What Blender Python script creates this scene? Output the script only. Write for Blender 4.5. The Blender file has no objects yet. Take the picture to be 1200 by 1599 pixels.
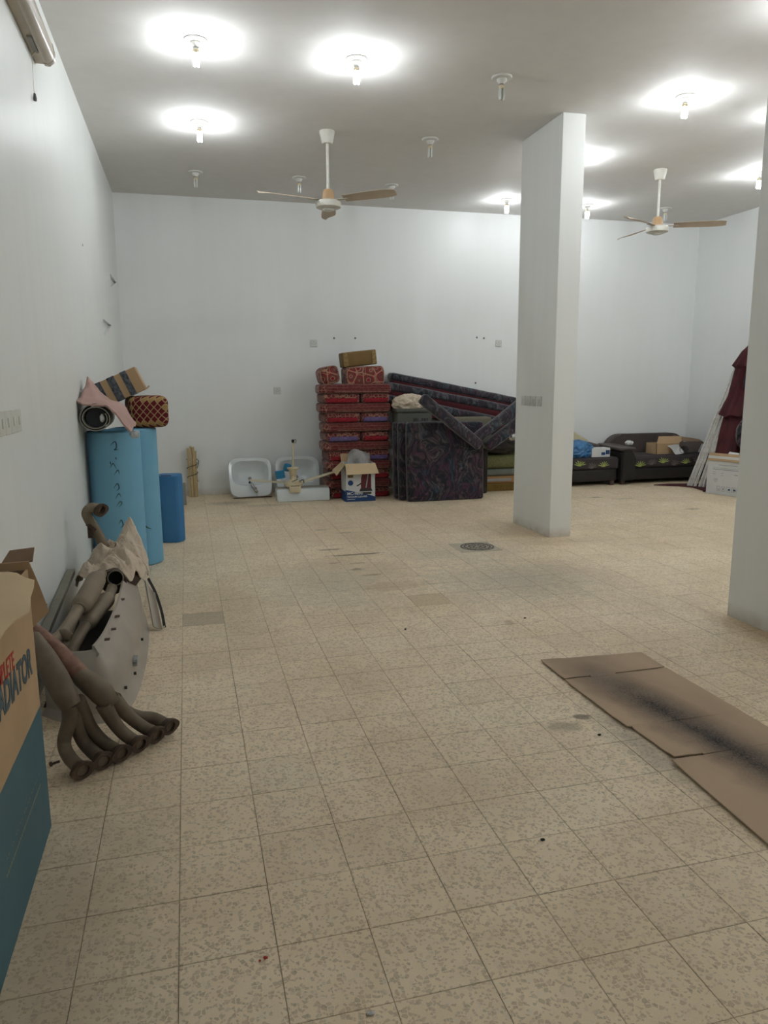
import bpy, bmesh, math, random
from mathutils import Vector, Matrix, Euler, noise
R = math.radians
PI = math.pi
sc = bpy.context.scene
COL = sc.collection
random.seed(7)

# ------------------------------------------------------------------ camera
F_PX = 1149.26
cam_d = bpy.data.cameras.new('camera')
cam_d.sensor_fit = 'HORIZONTAL'; cam_d.sensor_width = 36.0
cam_d.lens = 36.0 * F_PX / 1200.0
cam_d.clip_start = 0.05; cam_d.clip_end = 100
cam = bpy.data.objects.new('camera', cam_d); COL.objects.link(cam)
pitch, yaw, roll, EYE = 0.1737, 0.2587, -0.0059, 1.4574
fw = Vector((math.sin(yaw)*math.cos(pitch), math.cos(yaw)*math.cos(pitch), -math.sin(pitch)))
rt = Vector((math.cos(yaw), -math.sin(yaw), 0)); up = rt.cross(fw)
rt2 = math.cos(roll)*rt + math.sin(roll)*up
up2 = -math.sin(roll)*rt + math.cos(roll)*up
M = Matrix((rt2, up2, -fw)).transposed().to_4x4(); M.translation = Vector((0, 0, EYE))
cam.matrix_world = M
sc.camera = cam

# ------------------------------------------------------------------ world / exposure
w = bpy.data.worlds.new('world'); sc.world = w; w.use_nodes = True
w.node_tree.nodes['Background'].inputs[0].default_value = (0.8, 0.85, 0.9, 1)
w.node_tree.nodes['Background'].inputs[1].default_value = 0.1
sc.view_settings.view_transform = 'Standard'
sc.view_settings.look = 'None'
sc.view_settings.gamma = 1.0
sc.view_settings.use_curve_mapping = False
sc.view_settings.exposure = 0.36
LAMP_STRENGTH = 380.0
LAMP_COLOR = (0.915, 0.96, 0.995, 1)

# room extents
XL, XR, YB, YF, H = -0.745, 7.55, 9.97, -2.6, 3.75

# ------------------------------------------------------------------ node helpers
class NT:
    def __init__(s, mat):
        s.t = mat.node_tree; s.n = s.t.nodes; s.l = s.t.links
        s.n.clear()
        s.out = s.n.new('ShaderNodeOutputMaterial')
        s.b = s.n.new('ShaderNodeBsdfPrincipled')
        s.l.new(s.b.outputs[0], s.out.inputs[0])
    def _set(s, sock, v):
        if hasattr(v, 'is_linked') or hasattr(v, 'links'):
            s.l.new(v, sock)
        else:
            if isinstance(v, tuple) and len(v) == 3 and sock.type == 'RGBA': v = (*v, 1)
            sock.default_value = v
    def math(s, op, a, b=0.0, c=None, clamp=False):
        n = s.n.new('ShaderNodeMath'); n.operation = op; n.use_clamp = clamp
        s._set(n.inputs[0], a); s._set(n.inputs[1], b)
        if c is not None: s._set(n.inputs[2], c)
        return n.outputs[0]
    def mix(s, f, a, b, mode='MIX'):
        n = s.n.new('ShaderNodeMix'); n.data_type = 'RGBA'; n.blend_type = mode
        s._set(n.inputs[0], f); s._set(n.inputs[6], a); s._set(n.inputs[7], b)
        return n.outputs[2]
    def coord(s, kind='Object'):
        if kind == 'World':
            return s.n.new('ShaderNodeNewGeometry').outputs['Position']
        return s.n.new('ShaderNodeTexCoord').outputs[kind]
    def mapping(s, v, scale=(1,1,1), loc=(0,0,0), rot=(0,0,0)):
        n = s.n.new('ShaderNodeMapping'); s._set(n.inputs[0], v)
        n.inputs[1].default_value = loc; n.inputs[2].default_value = rot; n.inputs[3].default_value = scale
        return n.outputs[0]
    def noise(s, v, scale=5, detail=3, rough=.5, dist=0, out=0):
        n = s.n.new('ShaderNodeTexNoise'); s._set(n.inputs['Vector'], v)
        n.inputs['Scale'].default_value = scale; n.inputs['Detail'].default_value = detail
        n.inputs['Roughness'].default_value = rough; n.inputs['Distortion'].default_value = dist
        return n.outputs[out]
    def voronoi(s, v, scale=5, feat='F1', out='Distance', rand=1.0, dim='3D'):
        n = s.n.new('ShaderNodeTexVoronoi'); n.voronoi_dimensions = dim; n.feature = feat
        s._set(n.inputs['Vector'], v); n.inputs['Scale'].default_value = scale
        n.inputs['Randomness'].default_value = rand
        return n.outputs[out]
    def wave(s, v, scale=5, dist=0, detail=2, dscale=1, direction='X', prof='SIN'):
        n = s.n.new('ShaderNodeTexWave'); n.bands_direction = direction; n.wave_profile = prof
        s._set(n.inputs['Vector'], v); n.inputs['Scale'].default_value = scale
        n.inputs['Distortion'].default_value = dist; n.inputs['Detail'].default_value = detail
        n.inputs['Detail Scale'].default_value = dscale
        return n.outputs['Fac']
    def ramp(s, f, stops, interp='LINEAR'):
        n = s.n.new('ShaderNodeValToRGB'); s._set(n.inputs[0], f)
        cr = n.color_ramp; cr.interpolation = interp
        while len(cr.elements) < len(stops): cr.elements.new(.5)
        for e, (p, c) in zip(cr.elements, stops):
            e.position = p; e.color = (*c, 1) if len(c) == 3 else c
        return n.outputs[0]
    def sep(s, v):
        n = s.n.new('ShaderNodeSeparateXYZ'); s._set(n.inputs[0], v); return n.outputs
    def comb(s, x, y, z):
        n = s.n.new('ShaderNodeCombineXYZ')
        for i, q in enumerate((x, y, z)): s._set(n.inputs[i], q)
        return n.outputs[0]
    def white(s, v):
        n = s.n.new('ShaderNodeTexWhiteNoise'); n.noise_dimensions = '3D'; s._set(n.inputs['Vector'], v); return n.outputs['Value']
    def bump(s, h, strength=.2, dist=.01):
        n = s.n.new('ShaderNodeBump'); n.inputs['Strength'].default_value = strength
        n.inputs['Distance'].default_value = dist; s._set(n.inputs['Height'], h)
        s.l.new(n.outputs[0], s.b.inputs['Normal'])
    def fin(s, col, rough=.6, metal=0.0, spec=.5):
        s._set(s.b.inputs['Base Color'], col); s._set(s.b.inputs['Roughness'], rough)
        s._set(s.b.inputs['Metallic'], metal); s.b.inputs['Specular IOR Level'].default_value = spec

def newmat(name):
    m = bpy.data.materials.new(name); m.use_nodes = True
    return m, NT(m)

def mat_noisy(name, c1, c2=None, scale=12, rough=.6, metal=0.0, bump=.15, bdist=.004, detail=4, spec=.4, stretch=(1,1,1), dist=0, bscale=None):
    m, t = newmat(name)
    if c2 is None: c2 = tuple(x*.8 for x in c1)
    v = t.mapping(t.coord(), scale=stretch)
    f = t.noise(v, scale, detail, .55, dist)
    t.fin(t.ramp(f, [(.3, c1), (.7, c2)]), rough, metal, spec)
    if bump: t.bump(t.noise(v, bscale or scale*3, 3), bump, bdist)
    return m

# ------------------------------------------------------------------ mesh helpers
def setp(o, label=None, cat=None, group=None, kind=None):
    if label: o['label'] = label
    if cat: o['category'] = cat
    if group: o['group'] = group
    if kind: o['kind'] = kind
    return o
def thing(name, loc, label, cat, group=None, kind=None):
    o = bpy.data.objects.new(name, None); COL.objects.link(o); o.location = loc
    o.empty_display_size = .1
    return setp(o, label, cat, group, kind)
def wloc(o):
    v = Vector((0,0,0))
    while o is not None:
        v += o.location; o = o.parent
    return v
def obj(name, bm, mat, parent=None, origin=None, smooth=True, angle=40, mats=None):
    """vertices are given in world space (or the prototype's own space)"""
    base = wloc(parent) if parent else Vector((0,0,0))
    org = Vector(origin) if origin is not None else base
    bmesh.ops.translate(bm, verts=bm.verts, vec=-org)
    bmesh.ops.recalc_face_normals(bm, faces=bm.faces)
    me = bpy.data.meshes.new(name); bm.to_mesh(me); bm.free()
    for m in (mats or [mat]): me.materials.append(m)
    if smooth:
        me.shade_smooth()
        try: me.set_sharp_from_angle(angle=R(angle))
        except Exception: pass
    o = bpy.data.objects.new(name, me); COL.objects.link(o)
    if parent: o.parent = parent
    o.location = org - base
    return o
def single(name, bm, mat, origin, label, cat, group=None, **k):
    return setp(obj(name, bm, mat, None, origin, **k), label, cat, group)
def dup(root, loc, label=None, group=None):
    r = root.copy(); COL.objects.link(r); r.location = loc
    if label: r['label'] = label
    if group: r['group'] = group
    for ch in list(root.children):
        c = ch.copy(); COL.objects.link(c); c.parent = r
        for g in list(ch.children):
            d = g.copy(); COL.objects.link(d); d.parent = c
    return r
def NB(): return bmesh.new()
def box(bm, x0, x1, y0, y1, z0, z1, bev=0, seg=2, mtx=None, mi=0):
    r = bmesh.ops.create_cube(bm, size=1.0); vs = r['verts']
    for v in vs:
        v.co = Vector(((x0+x1)/2 + v.co.x*(x1-x0), (y0+y1)/2 + v.co.y*(y1-y0), (z0+z1)/2 + v.co.z*(z1-z0)))
    fs = set(f for v in vs for f in v.link_faces)
    if bev:
        es = set(e for v in vs for e in v.link_edges)
        rr = bmesh.ops.bevel(bm, geom=list(es), offset=bev, segments=seg, affect='EDGES', profile=.5)
        vs = list(set(v for f in rr['faces'] for v in f.verts))
        # include all verts of island
        st = list(vs); seen = set(vs)
        while st:
            v = st.pop()
            for e in v.link_edges:
                o = e.other_vert(v)
                if o not in seen: seen.add(o); st.append(o)
        vs = list(seen)
    if mtx is not None: bmesh.ops.transform(bm, matrix=mtx, verts=vs)
    if mi:
        for v in vs:
            for f in v.link_faces: f.material_index = mi
    return vs
def tube(bm, pts, rad, n=12, cap=True, closed=False, mi=0):
    pts = [Vector(p) for p in pts]; N = len(pts)
    if not hasattr(rad, '__len__'): rad = [rad]*N
    rings = []; prev = None
    for i, p in enumerate(pts):
        if closed: t = pts[(i+1) % N] - pts[i-1]
        elif i == 0: t = pts[1]-p
        elif i == N-1: t = p-pts[i-1]
        else: t = (pts[i+1]-p).normalized() + (p-pts[i-1]).normalized()
        t.normalize()
        if prev is None:
            a = Vector((0,0,1)) if abs(t.z) < .9 else Vector((1,0,0))
            u = t.cross(a).normalized()
        else:
            u = (prev - t*prev.dot(t)).normalized()
        prev = u; v = t.cross(u)
        rings.append([bm.verts.new(p + rad[i]*(math.cos(2*PI*k/n)*u + math.sin(2*PI*k/n)*v)) for k in range(n)])
    L = N if closed else N-1
    for i in range(L):
        a, b = rings[i], rings[(i+1) % N]
        for k in range(n):
            f = bm.faces.new((a[k], a[(k+1) % n], b[(k+1) % n], b[k])); f.material_index = mi
    if cap and not closed:
        bm.faces.new(rings[0]).material_index = mi; bm.faces.new(rings[-1]).material_index = mi
    return rings
def spline(pts, n=6):
    pts = [Vector(p) for p in pts]; out = []
    P = [pts[0]*2-pts[1]] + pts + [pts[-1]*2-pts[-2]]
    for i in range(1, len(P)-2):
        for k in range(n):
            t = k/n; a, b, c, d = P[i-1], P[i], P[i+1], P[i+2]
            out.append(.5*((2*b) + (c-a)*t + (2*a-5*b+4*c-d)*t*t + (3*b-a-3*c+d)*t*t*t))
    out.append(pts[-1]); return out
def lerpr(rs, n):
    out = []
    for i in range(len(rs)-1):
        for k in range(n): out.append(rs[i] + (rs[i+1]-rs[i])*k/n)
    return out + [rs[-1]]
def stube(bm, pts, rad, k=5, n=12, cap=True, mi=0):
    s = spline(pts, k)
    r = lerpr(rad, k) if hasattr(rad, '__len__') else rad
    return tube(bm, s, r, n, cap, mi=mi)
def hollow(bm, pts, r, th, n=20):
    """open pipe with wall thickness"""
    a = tube(bm, pts, r, n, cap=False); b = tube(bm, pts, r-th, n, cap=False)
    for q in (0, -1):
        for k in range(n):
            bm.faces.new((a[q][k], a[q][(k+1) % n], b[q][(k+1) % n], b[q][k]))
def lathe(bm, prof, cx=0, cy=0, cz=0, n=24, mtx=None, mi=0):
    rings = []; allv = []
    for r, z in prof:
        if r < 1e-5:
            v = bm.verts.new((cx, cy, cz+z)); rings.append([v]); allv.append(v)
        else:
            ring = [bm.verts.new((cx+r*math.cos(2*PI*k/n), cy+r*math.sin(2*PI*k/n), cz+z)) for k in range(n)]
            rings.append(ring); allv += ring
    for a, b in zip(rings, rings[1:]):
        for k in range(n):
            if len(a) == 1 and len(b) == 1: continue
            if len(a) == 1: f = bm.faces.new((a[0], b[k], b[(k+1) % n]))
            elif len(b) == 1: f = bm.faces.new((a[k], a[(k+1) % n], b[0]))
            else: f = bm.faces.new((a[k], a[(k+1) % n], b[(k+1) % n], b[k]))
            f.material_index = mi
    if mtx is not None: bmesh.ops.transform(bm, matrix=mtx, verts=allv)
    return allv
def prism(bm, pts, d, mi=0):
    """pts: planar loop of 3D points, extruded by vector d"""
    d = Vector(d)
    a = [bm.verts.new(p) for p in pts]; b = [bm.verts.new(Vector(p)+d) for p in pts]
    n = len(pts)
    for f in (bm.faces.new(a), bm.faces.new(list(reversed(b)))): f.material_index = mi
    for k in range(n):
        bm.faces.new((a[k], a[(k+1) % n], b[(k+1) % n], b[k])).material_index = mi
def sheet(bm, grid, th):
    """grid[i][j] of points -> sheet with thickness th (offset along normals)"""
    I, J = len(grid), len(grid[0])
    g = [[Vector(p) for p in row] for row in grid]
    def nrm(i, j):
        a = g[min(i+1, I-1)][j]-g[max(i-1, 0)][j]; b = g[i][min(j+1, J-1)]-g[i][max(j-1, 0)]
        q = a.cross(b)
        return q.normalized() if q.length > 1e-9 else Vector((0,0,1))
    A = [[bm.verts.new(g[i][j]) for j in range(J)] for i in range(I)]
    B = [[bm.verts.new(g[i][j]-nrm(i, j)*th) for j in range(J)] for i in range(I)]
    for i in range(I-1):
        for j in range(J-1):
            bm.faces.new((A[i][j], A[i+1][j], A[i+1][j+1], A[i][j+1]))
            bm.faces.new((B[i][j], B[i][j+1], B[i+1][j+1], B[i+1][j]))
    for i in range(I-1):
        bm.faces.new((A[i][0], A[i+1][0], B[i+1][0], B[i][0])); bm.faces.new((A[i][-1], A[i+1][-1], B[i+1][-1], B[i][-1]))
    for j in range(J-1):
        bm.faces.new((A[0][j], A[0][j+1], B[0][j+1], B[0][j])); bm.faces.new((A[-1][j], A[-1][j+1], B[-1][j+1], B[-1][j]))
def quadsheet(bm, c00, c10, c11, c01, th=.004, n=6, m=6, f=None):
    c00, c10, c11, c01 = map(Vector, (c00, c10, c11, c01))
    nn = (c10-c00).cross(c01-c00).normalized()
    grid = []
    for i in range(n+1):
        row = []
        for j in range(m+1):
            u, v = i/n, j/m
            p = c00*(1-u)*(1-v) + c10*u*(1-v) + c11*u*v + c01*(1-u)*v
            if f: p = p + nn*f(u, v)
            row.append(p)
        grid.append(row)
    sheet(bm, grid, th)
def cushion(bm, sx, sy, sz, r=.03, puff=.01, amp=.004, seed=0, mtx=None, n=7):
    """soft rounded box centred at origin"""
    hs = (sx/2, sy/2, sz/2)
    r = min(r, min(hs)*.98)
    def axis(h):
        c = [-h, -h+r*.25, -h+r*.6, -h+r]
        k = max(1, int((2*h-2*r)/.09)); k = min(k, n)
        c += [-h+r+(2*h-2*r)*q/k for q in range(1, k)]
        return c + [h-r, h-r*.6, h-r*.25, h]
    vmap = {}
    def V(p):
        key = tuple(round(q, 5) for q in p)
        if key in vmap: return vmap[key]
        inner = Vector([max(-h+r, min(h-r, q)) for q, h in zip(p, hs)])
        d = Vector(p)-inner
        if d.length > 1e-9: q = inner + d.normalized()*min(r, max(abs(x) for x in d))
        else: q = Vector(p)
        u, v, w_ = p[0]/hs[0], p[1]/hs[1], p[2]/hs[2]
        q = q + Vector((math.copysign(1, u)*puff*(1-v*v)*(1-w_*w_) if abs(u) > .99 else 0,
                        math.copysign(1, v)*puff*(1-u*u)*(1-w_*w_) if abs(v) > .99 else 0,
                        math.copysign(1, w_)*puff*(1-u*u)*(1-v*v) if abs(w_) > .99 else 0))
        if amp: q = q + noise.noise_vector(q*6+Vector((seed*3.1, seed*1.7, 0)))*amp
        vmap[key] = bm.verts.new(q); return vmap[key]
    A = [axis(h) for h in hs]
    for ax in range(3):
        b, c = [(1,2), (2,0), (0,1)][ax]
        for s in (-1, 1):
            for i in range(len(A[b])-1):
                for j in range(len(A[c])-1):
                    quad = []
                    for (ii, jj) in ((i,j), (i+1,j), (i+1,j+1), (i,j+1)):
                        p = [0,0,0]; p[ax] = s*hs[ax]; p[b] = A[b][ii]; p[c] = A[c][jj]
                        quad.append(V(p))
                    if len(set(quad)) == 4:
                        try: bm.faces.new(quad if s > 0 else quad[::-1])
                        except ValueError: pass
    vs = list(vmap.values())
    if mtx is not None: bmesh.ops.transform(bm, matrix=mtx, verts=vs)
    return vs
def blob(bm, c, rad, amp=.15, freq=3, seed=0, sub=4, ridge=False, flat=None, mtx=None, oct=3, fst=(1, 1, 1)):
    r = bmesh.ops.create_icosphere(bm, subdivisions=sub, radius=1.0)
    for v in r['verts']:
        p = v.co.copy(); q = Vector((p.x*fst[0] + p.y*.6*(fst[0] > 1), p.y*fst[1], p.z*fst[2] + p.y*.4*(fst[0] > 1)))*freq + Vector((seed*7.3, seed*2.1, seed*5.7))
        d = 0; a = 1
        for o_ in range(oct):
            nz = noise.noise(q*(2**o_))
            d += a*((1-2*abs(nz))*.5 if ridge else nz); a *= .5
        p = p*(1+amp*d)
        v.co = Vector((p.x*rad[0], p.y*rad[1], p.z*rad[2]))
        if flat is not None: v.co.z = max(v.co.z, flat)
    if mtx is not None: bmesh.ops.transform(bm, matrix=mtx, verts=r['verts'])
    bmesh.ops.translate(bm, verts=r['verts'], vec=c)
    return r['verts']
def TR(loc, rot=(0,0,0)):
    return Matrix.Translation(loc) @ Euler(tuple(R(a) for a in rot)).to_matrix().to_4x4()
def textmesh(bm, s, mtx, size=.1, depth=.0006, bold=0.0, xscale=1.0, align='LEFT', mi=0):
    cu = bpy.data.curves.new('t', 'FONT'); cu.body = s; cu.size = size; cu.extrude = depth
    cu.offset = bold; cu.align_x = align; cu.resolution_u = 3
    to = bpy.data.objects.new('t', cu); COL.objects.link(to)
    bpy.context.view_layer.update()
    me = to.to_mesh(); tmp = bmesh.new(); tmp.from_mesh(me)
    bmesh.ops.transform(tmp, matrix=mtx @ Matrix.Diagonal((xscale, 1, 1, 1)), verts=tmp.verts)
    vm = [bm.verts.new(v.co) for v in tmp.verts]
    tmp.verts.index_update()
    for f in tmp.faces:
        try: bm.faces.new([vm[v.index] for v in f.verts]).material_index = mi
        except ValueError: pass
    tmp.free(); to.to_mesh_clear()
    bpy.data.objects.remove(to); bpy.data.curves.remove(cu)

# ------------------------------------------------------------------ materials
def wall_mat(name, c, rough, streak=.5, zdust=True):
    m, t = newmat(name)
    p = t.coord('World')
    s1 = t.noise(t.mapping(p, scale=(2.2, 2.2, .18)), 3.0, 5, .6)
    s2 = t.noise(p, .8, 3, .5)
    col = t.ramp(t.math('ADD', t.math('MULTIPLY', s1, .6), t.math('MULTIPLY', s2, .4)),
                 [(.35, tuple(x*(1-.10*streak) for x in c)), (.6, c)])
    if zdust:
        z = t.sep(p)[2]
        f = t.math('SUBTRACT', 1.0, t.math('DIVIDE', z, .10), clamp=True)
        f = t.math('MULTIPLY', f, t.noise(p, 14, 3), clamp=True)
        col = t.mix(f, col, (.42, .32, .2))
    t.fin(col, rough, 0, .45)
    hb = t.math('ADD', t.math('MULTIPLY', t.noise(p, 2.0, 2), 1.5), t.math('MULTIPLY', t.noise(t.mapping(p, scale=(1, 1, .6)), 22, 3), .12))
    t.bump(hb, .25, .012)
    return m
M_wall = wall_mat('wall_paint', (.80, .82, .81), .48, .25)
M_wall_l = wall_mat('wall_paint_gloss', (.78, .80, .775), .42, .4)
M_column = wall_mat('column_paint', (.80, .81, .78), .5, .4)
M_ceil = wall_mat('ceiling_paint', (.72, .705, .68), .8, .5, False)

def floor_mat():
    m, t = newmat('terrazzo')
    p = t.coord('World'); s = t.sep(p)
    cx = t.math('FLOOR', t.math('DIVIDE', t.math('SUBTRACT', s[0], -.091), .25))
    cy = t.math('FLOOR', t.math('DIVIDE', t.math('SUBTRACT', s[1], 3.225-5), .25))
    cell = t.comb(cx, cy, 0.0)
    rnd = t.white(cell)
    off = t.comb(t.math('MULTIPLY', rnd, 7.0), t.math('MULTIPLY', rnd, 3.0), 0.0)
    va = t.n.new('ShaderNodeVectorMath'); va.operation = 'ADD'
    t.l.new(p, va.inputs[0]); t.l.new(off, va.inputs[1]); pv = va.outputs[0]
    n1 = t.noise(p, 1.1, 4, .6); n2 = t.noise(p, 7, 4, .6); n3 = t.noise(p, 300, 2, .6)
    base = t.ramp(n1, [(.34, (.62, .47, .285)), (.5, (.80, .645, .44)), (.66, (.88, .755, .55))])
    base = t.mix(.35, base, t.ramp(n2, [(.3, (.64, .50, .32)), (.7, (.88, .75, .55))]))
    base = t.mix(.25, base, t.ramp(n3, [(.3, (.54, .43, .29)), (.7, (.90, .80, .63))]))
    base = t.mix(t.math('MULTIPLY', t.math('ABSOLUTE', t.math('SUBTRACT', rnd, .5)), .35), base, t.ramp(rnd, [(0, (.48, .40, .29)), (1, (.82, .71, .53))]))
    # stone chips
    e1 = t.voronoi(pv, 74, 'DISTANCE_TO_EDGE', 'Distance', 1, '2D')
    c1 = t.sep(t.voronoi(pv, 74, 'F1', 'Color', 1, '2D'))
    chip = t.math('MULTIPLY', t.math('GREATER_THAN', c1[0], .66), t.math('GREATER_THAN', e1, .10))
    ccol = t.ramp(c1[1], [(0, (.33, .245, .165)), (.4, (.44, .335, .225)), (.75, (.50, .37, .24)), (1, (.70, .62, .50))])
    e2 = t.voronoi(pv, 130, 'DISTANCE_TO_EDGE', 'Distance', 1, '2D')
    c2 = t.sep(t.voronoi(pv, 130, 'F1', 'Color', 1, '2D'))
    chip2 = t.math('MULTIPLY', t.math('GREATER_THAN', c2[0], .78), t.math('GREATER_THAN', e2, .10))
    col = t.mix(t.math('MULTIPLY', chip2, .5), base, t.ramp(c2[1], [(0, (.28, .22, .15)), (1, (.45, .36, .26))]))
    col = t.mix(t.math('MULTIPLY', chip, .56), col, ccol)
    # stains: x, y, rx, ry, colour, strength, softness
    ST = [(2.35, 4.9, .95, .75, (.27, .255, .22), .55, .9), (1.0, 5.2, .7, .9, (.34, .31, .25), .45, .9),
          (2.2, 5.9, .8, .6, (.34, .32, .27), .35, .9), (1.35, 6.05, .28, .03, (.15, .11, .07), .85, .35), (1.18, 6.3, .14, .035, (.2, .15, .1), .7, .4),
          (1.24, 5.55, .06, .04, (.2, .15, .1), .7, .4), (1.32, 5.35, .1, .03, (.24, .17, .1), .6, .4),
          (1.1, 5.8, .05, .03, (.22, .16, .1), .6, .4), (1.3, 5.75, .08, .03, (.2, .15, .1), .5, .5), (1.45, 7.0, .1, .04, (.25, .2, .14), .5, .5), (1.25, 7.2, .08, .04, (.25, .2, .14), .5, .5),
          (.45, 9.2, .35, .2, (.22, .18, .13), .55, .8), (.9, 8.9, .4, .12, (.25, .2, .14), .4, .8),
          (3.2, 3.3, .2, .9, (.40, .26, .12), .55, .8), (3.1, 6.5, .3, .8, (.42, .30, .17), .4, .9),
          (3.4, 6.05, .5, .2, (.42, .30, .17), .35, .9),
          (1.62, 2.72, .045, .03, (.17, .13, .1), .8, .3), (1.5, 2.66, .1, .06, (.28, .21, .14), .6, .6),
          (1.72, 2.4, .13, .55, (.16, .14, .12), .5, .9), (.2, 4.6, .35, 1.2, (.40, .33, .2), .3, .9),
          (4.0, 4.6, .8, .6, (.42, .34, .22), .3, 1), (5.2, 5.7, 1.2, 1.4, (.42, .33, .20), .35, 1),
          (5.6, 7.2, .12, .06, (.2, .15, .1), .6, .5), (5.0, 8.3, .1, .06, (.15, .12, .09), .6, .5), (5.3, 8.1, .2, .05, (.25, .2, .14), .4, .6),
          (1.55, 1.9, .35, .2, (.42, .30, .17), .3, .9), (.95, 2.3, .3, .3, (.42, .32, .2), .25, .9), (-.4, 2.0, .35, 1.5, (.3, .24, .17), .4, .9),
          (1.4, 5.0, .3, .14, (.45, .32, .18), .4, .4), (3.0, 4.2, .9, .5, (.42, .32, .2), .3, .9), (1.85, 4.0, .04, .07, (.3, .2, .1), .5, .5)]
    wob = t.math('SUBTRACT', t.noise(p, 16, 3, .6), .5)
    for (x, y, rx, ry, c, k, so) in ST:
        a = t.math('DIVIDE', t.math('SUBTRACT', s[0], x), rx); b = t.math('DIVIDE', t.math('SUBTRACT', s[1], y), ry)
        d = t.math('SQRT', t.math('ADD', t.math('MULTIPLY', a, a), t.math('MULTIPLY', b, b)))
        d = t.math('ADD', d, t.math('MULTIPLY', wob, 1.2))
        f = t.math('MULTIPLY', t.math('DIVIDE', t.math('SUBTRACT', 1.0, d), so, clamp=True), k)
        col = t.mix(f, col, c)
    # single dark replacement tile
    f = t.math('MULTIPLY', t.math('COMPARE', cx, 0.0, .1), t.math('COMPARE', cy, 25.0, .1))
    col = t.mix(t.math('MULTIPLY', f, .5), col, (.27, .22, .16))
    f = t.math('MULTIPLY', t.math('COMPARE', cx, 6.0, .1), t.math('COMPARE', cy, 25.0, .1))
    col = t.mix(t.math('MULTIPLY', f, .45), col, (.42, .30, .17))
    # grime along joints
    fx = t.math('ABSOLUTE', t.math('SUBTRACT', t.math('FRACT', t.math('DIVIDE', t.math('SUBTRACT', s[0], -.091), .25)), .5))
    fy = t.math('ABSOLUTE', t.math('SUBTRACT', t.math('FRACT', t.math('DIVIDE', t.math('SUBTRACT', s[1], 3.225-5), .25)), .5))
    e = t.math('MAXIMUM', fx, fy)
    g = t.math('MULTIPLY', t.math('DIVIDE', t.math('SUBTRACT', e, .480), .02, clamp=True), t.math('MULTIPLY', t.math('SUBTRACT', t.noise(p, 4, 3), .33, clamp=True), 1.3))
    col = t.mix(g, col, (.25, .18, .11))
    t.fin(col, t.math('ADD', .42, t.math('MULTIPLY', n2, .25)), 0, .35)
    t.bump(t.noise(p, 60, 3), .06, .003)
    return m
M_tile = floor_mat()
M_grout = mat_noisy('joint_dirt', (.26, .19, .12), (.50, .41, .29), 6, .9)

def carpet_mat(name, base, dark, cream, scale=14, stripes=False):
    m, t = newmat(name)
    v = t.coord(); 
    vr = t.voronoi(v, scale, 'F1', 'Distance', .75)
    ed = t.voronoi(v, scale, 'DISTANCE_TO_EDGE', 'Distance', .75)
    rings = t.math('FRACT', t.math('MULTIPLY', vr, 2.6))
    col = t.ramp(rings, [(0, dark), (.22, base), (.5, base), (.56, cream), (.66, tuple(.5*x for x in cream)), (.72, dark), (.9, base)], 'CONSTANT')
    col = t.mix(t.math('LESS_THAN', ed, .05), col, cream)
    if stripes:
        wv = t.wave(v, 22, .6, 1, 2, 'X')
        col = t.mix(.85, col, t.ramp(wv, [(.15, (.028, .014, .015)), (.5, (.10, .018, .022)), (.85, (.14, .045, .045))]))
        z = t.wave(t.mapping(v, loc=(0, 0, .01)), 9, 1, 1, 3, 'Z')
        col = t.mix(t.math('GREATER_THAN', z, .985), col, cream)
    fine = t.noise(v, 260, 2)
    col = t.mix(.35, col, t.ramp(fine, [(.35, (.02, .01, .01)), (.65, tuple(min(1, 1.5*x) for x in base))]))
    t.fin(col, .95, 0, .1)
    t.b.inputs['Sheen Weight'].default_value = .2
    t.bump(fine, .5, .003)
    return m
RED, DK, CR = (.20, .012, .018), (.03, .02, .02), (.36, .23, .15)
M_red1 = carpet_mat('carpet_stripe', RED, DK, CR, 12, True)
M_red2 = carpet_mat('carpet_floral', (.15, .012, .018), DK, CR, 22)
M_red3 = carpet_mat('carpet_medallion', (.22, .015, .025), (.10, .07, .05), (.45, .31, .20), 8)
M_redband = mat_noisy('red_band', (.27, .008, .016), (.14, .006, .012), 40, .9, bump=.4)
M_purple = mat_noisy('violet_band', (.14, .10, .24), (.08, .06, .14), 40, .9)
M_creamtrim = mat_noisy('cream_trim', (.36, .24, .16), (.15, .03, .03), 60, .9, detail=1)

def swirl_mat(name, cols, scale=3.0):
    m, t = newmat(name)
    v = t.coord()
    warp = t.noise(v, 2.2, 2, .5, 0, 1)
    va = t.n.new('ShaderNodeVectorMath'); va.operation = 'MULTIPLY_ADD'
    t.l.new(warp, va.inputs[0]); va.inputs[1].default_value = (.75, .75, .75); t.l.new(v, va.inputs[2])
    st = t.noise(t.mapping(va.outputs[0], scale=(9, 9, 1.6), rot=(.4, .7, .5)), scale*.9, 6, .68, .5)
    area = t.noise(va.outputs[0], 3.4, 2, .5, .3)
    c2 = t.ramp(area, [(.32, cols[1]), (.45, cols[2]), (.55, cols[3]), (.68, cols[1])])
    f = t.ramp(st, [(.45, (0,0,0)), (.66, (1,1,1))])
    c = t.mix(f, cols[0], c2)
    t.fin(c, .75, 0, .25)
    t.b.inputs['Sheen Weight'].default_value = .3
    t.bump(st, .3, .006)
    return m
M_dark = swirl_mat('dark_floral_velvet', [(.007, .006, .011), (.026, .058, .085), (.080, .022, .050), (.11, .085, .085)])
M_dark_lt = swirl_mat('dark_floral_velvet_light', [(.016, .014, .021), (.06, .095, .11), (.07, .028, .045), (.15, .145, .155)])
M_maroon = mat_noisy('maroon_lining', (.075, .006, .011), (.045, .005, .008), 8, .9)

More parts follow.
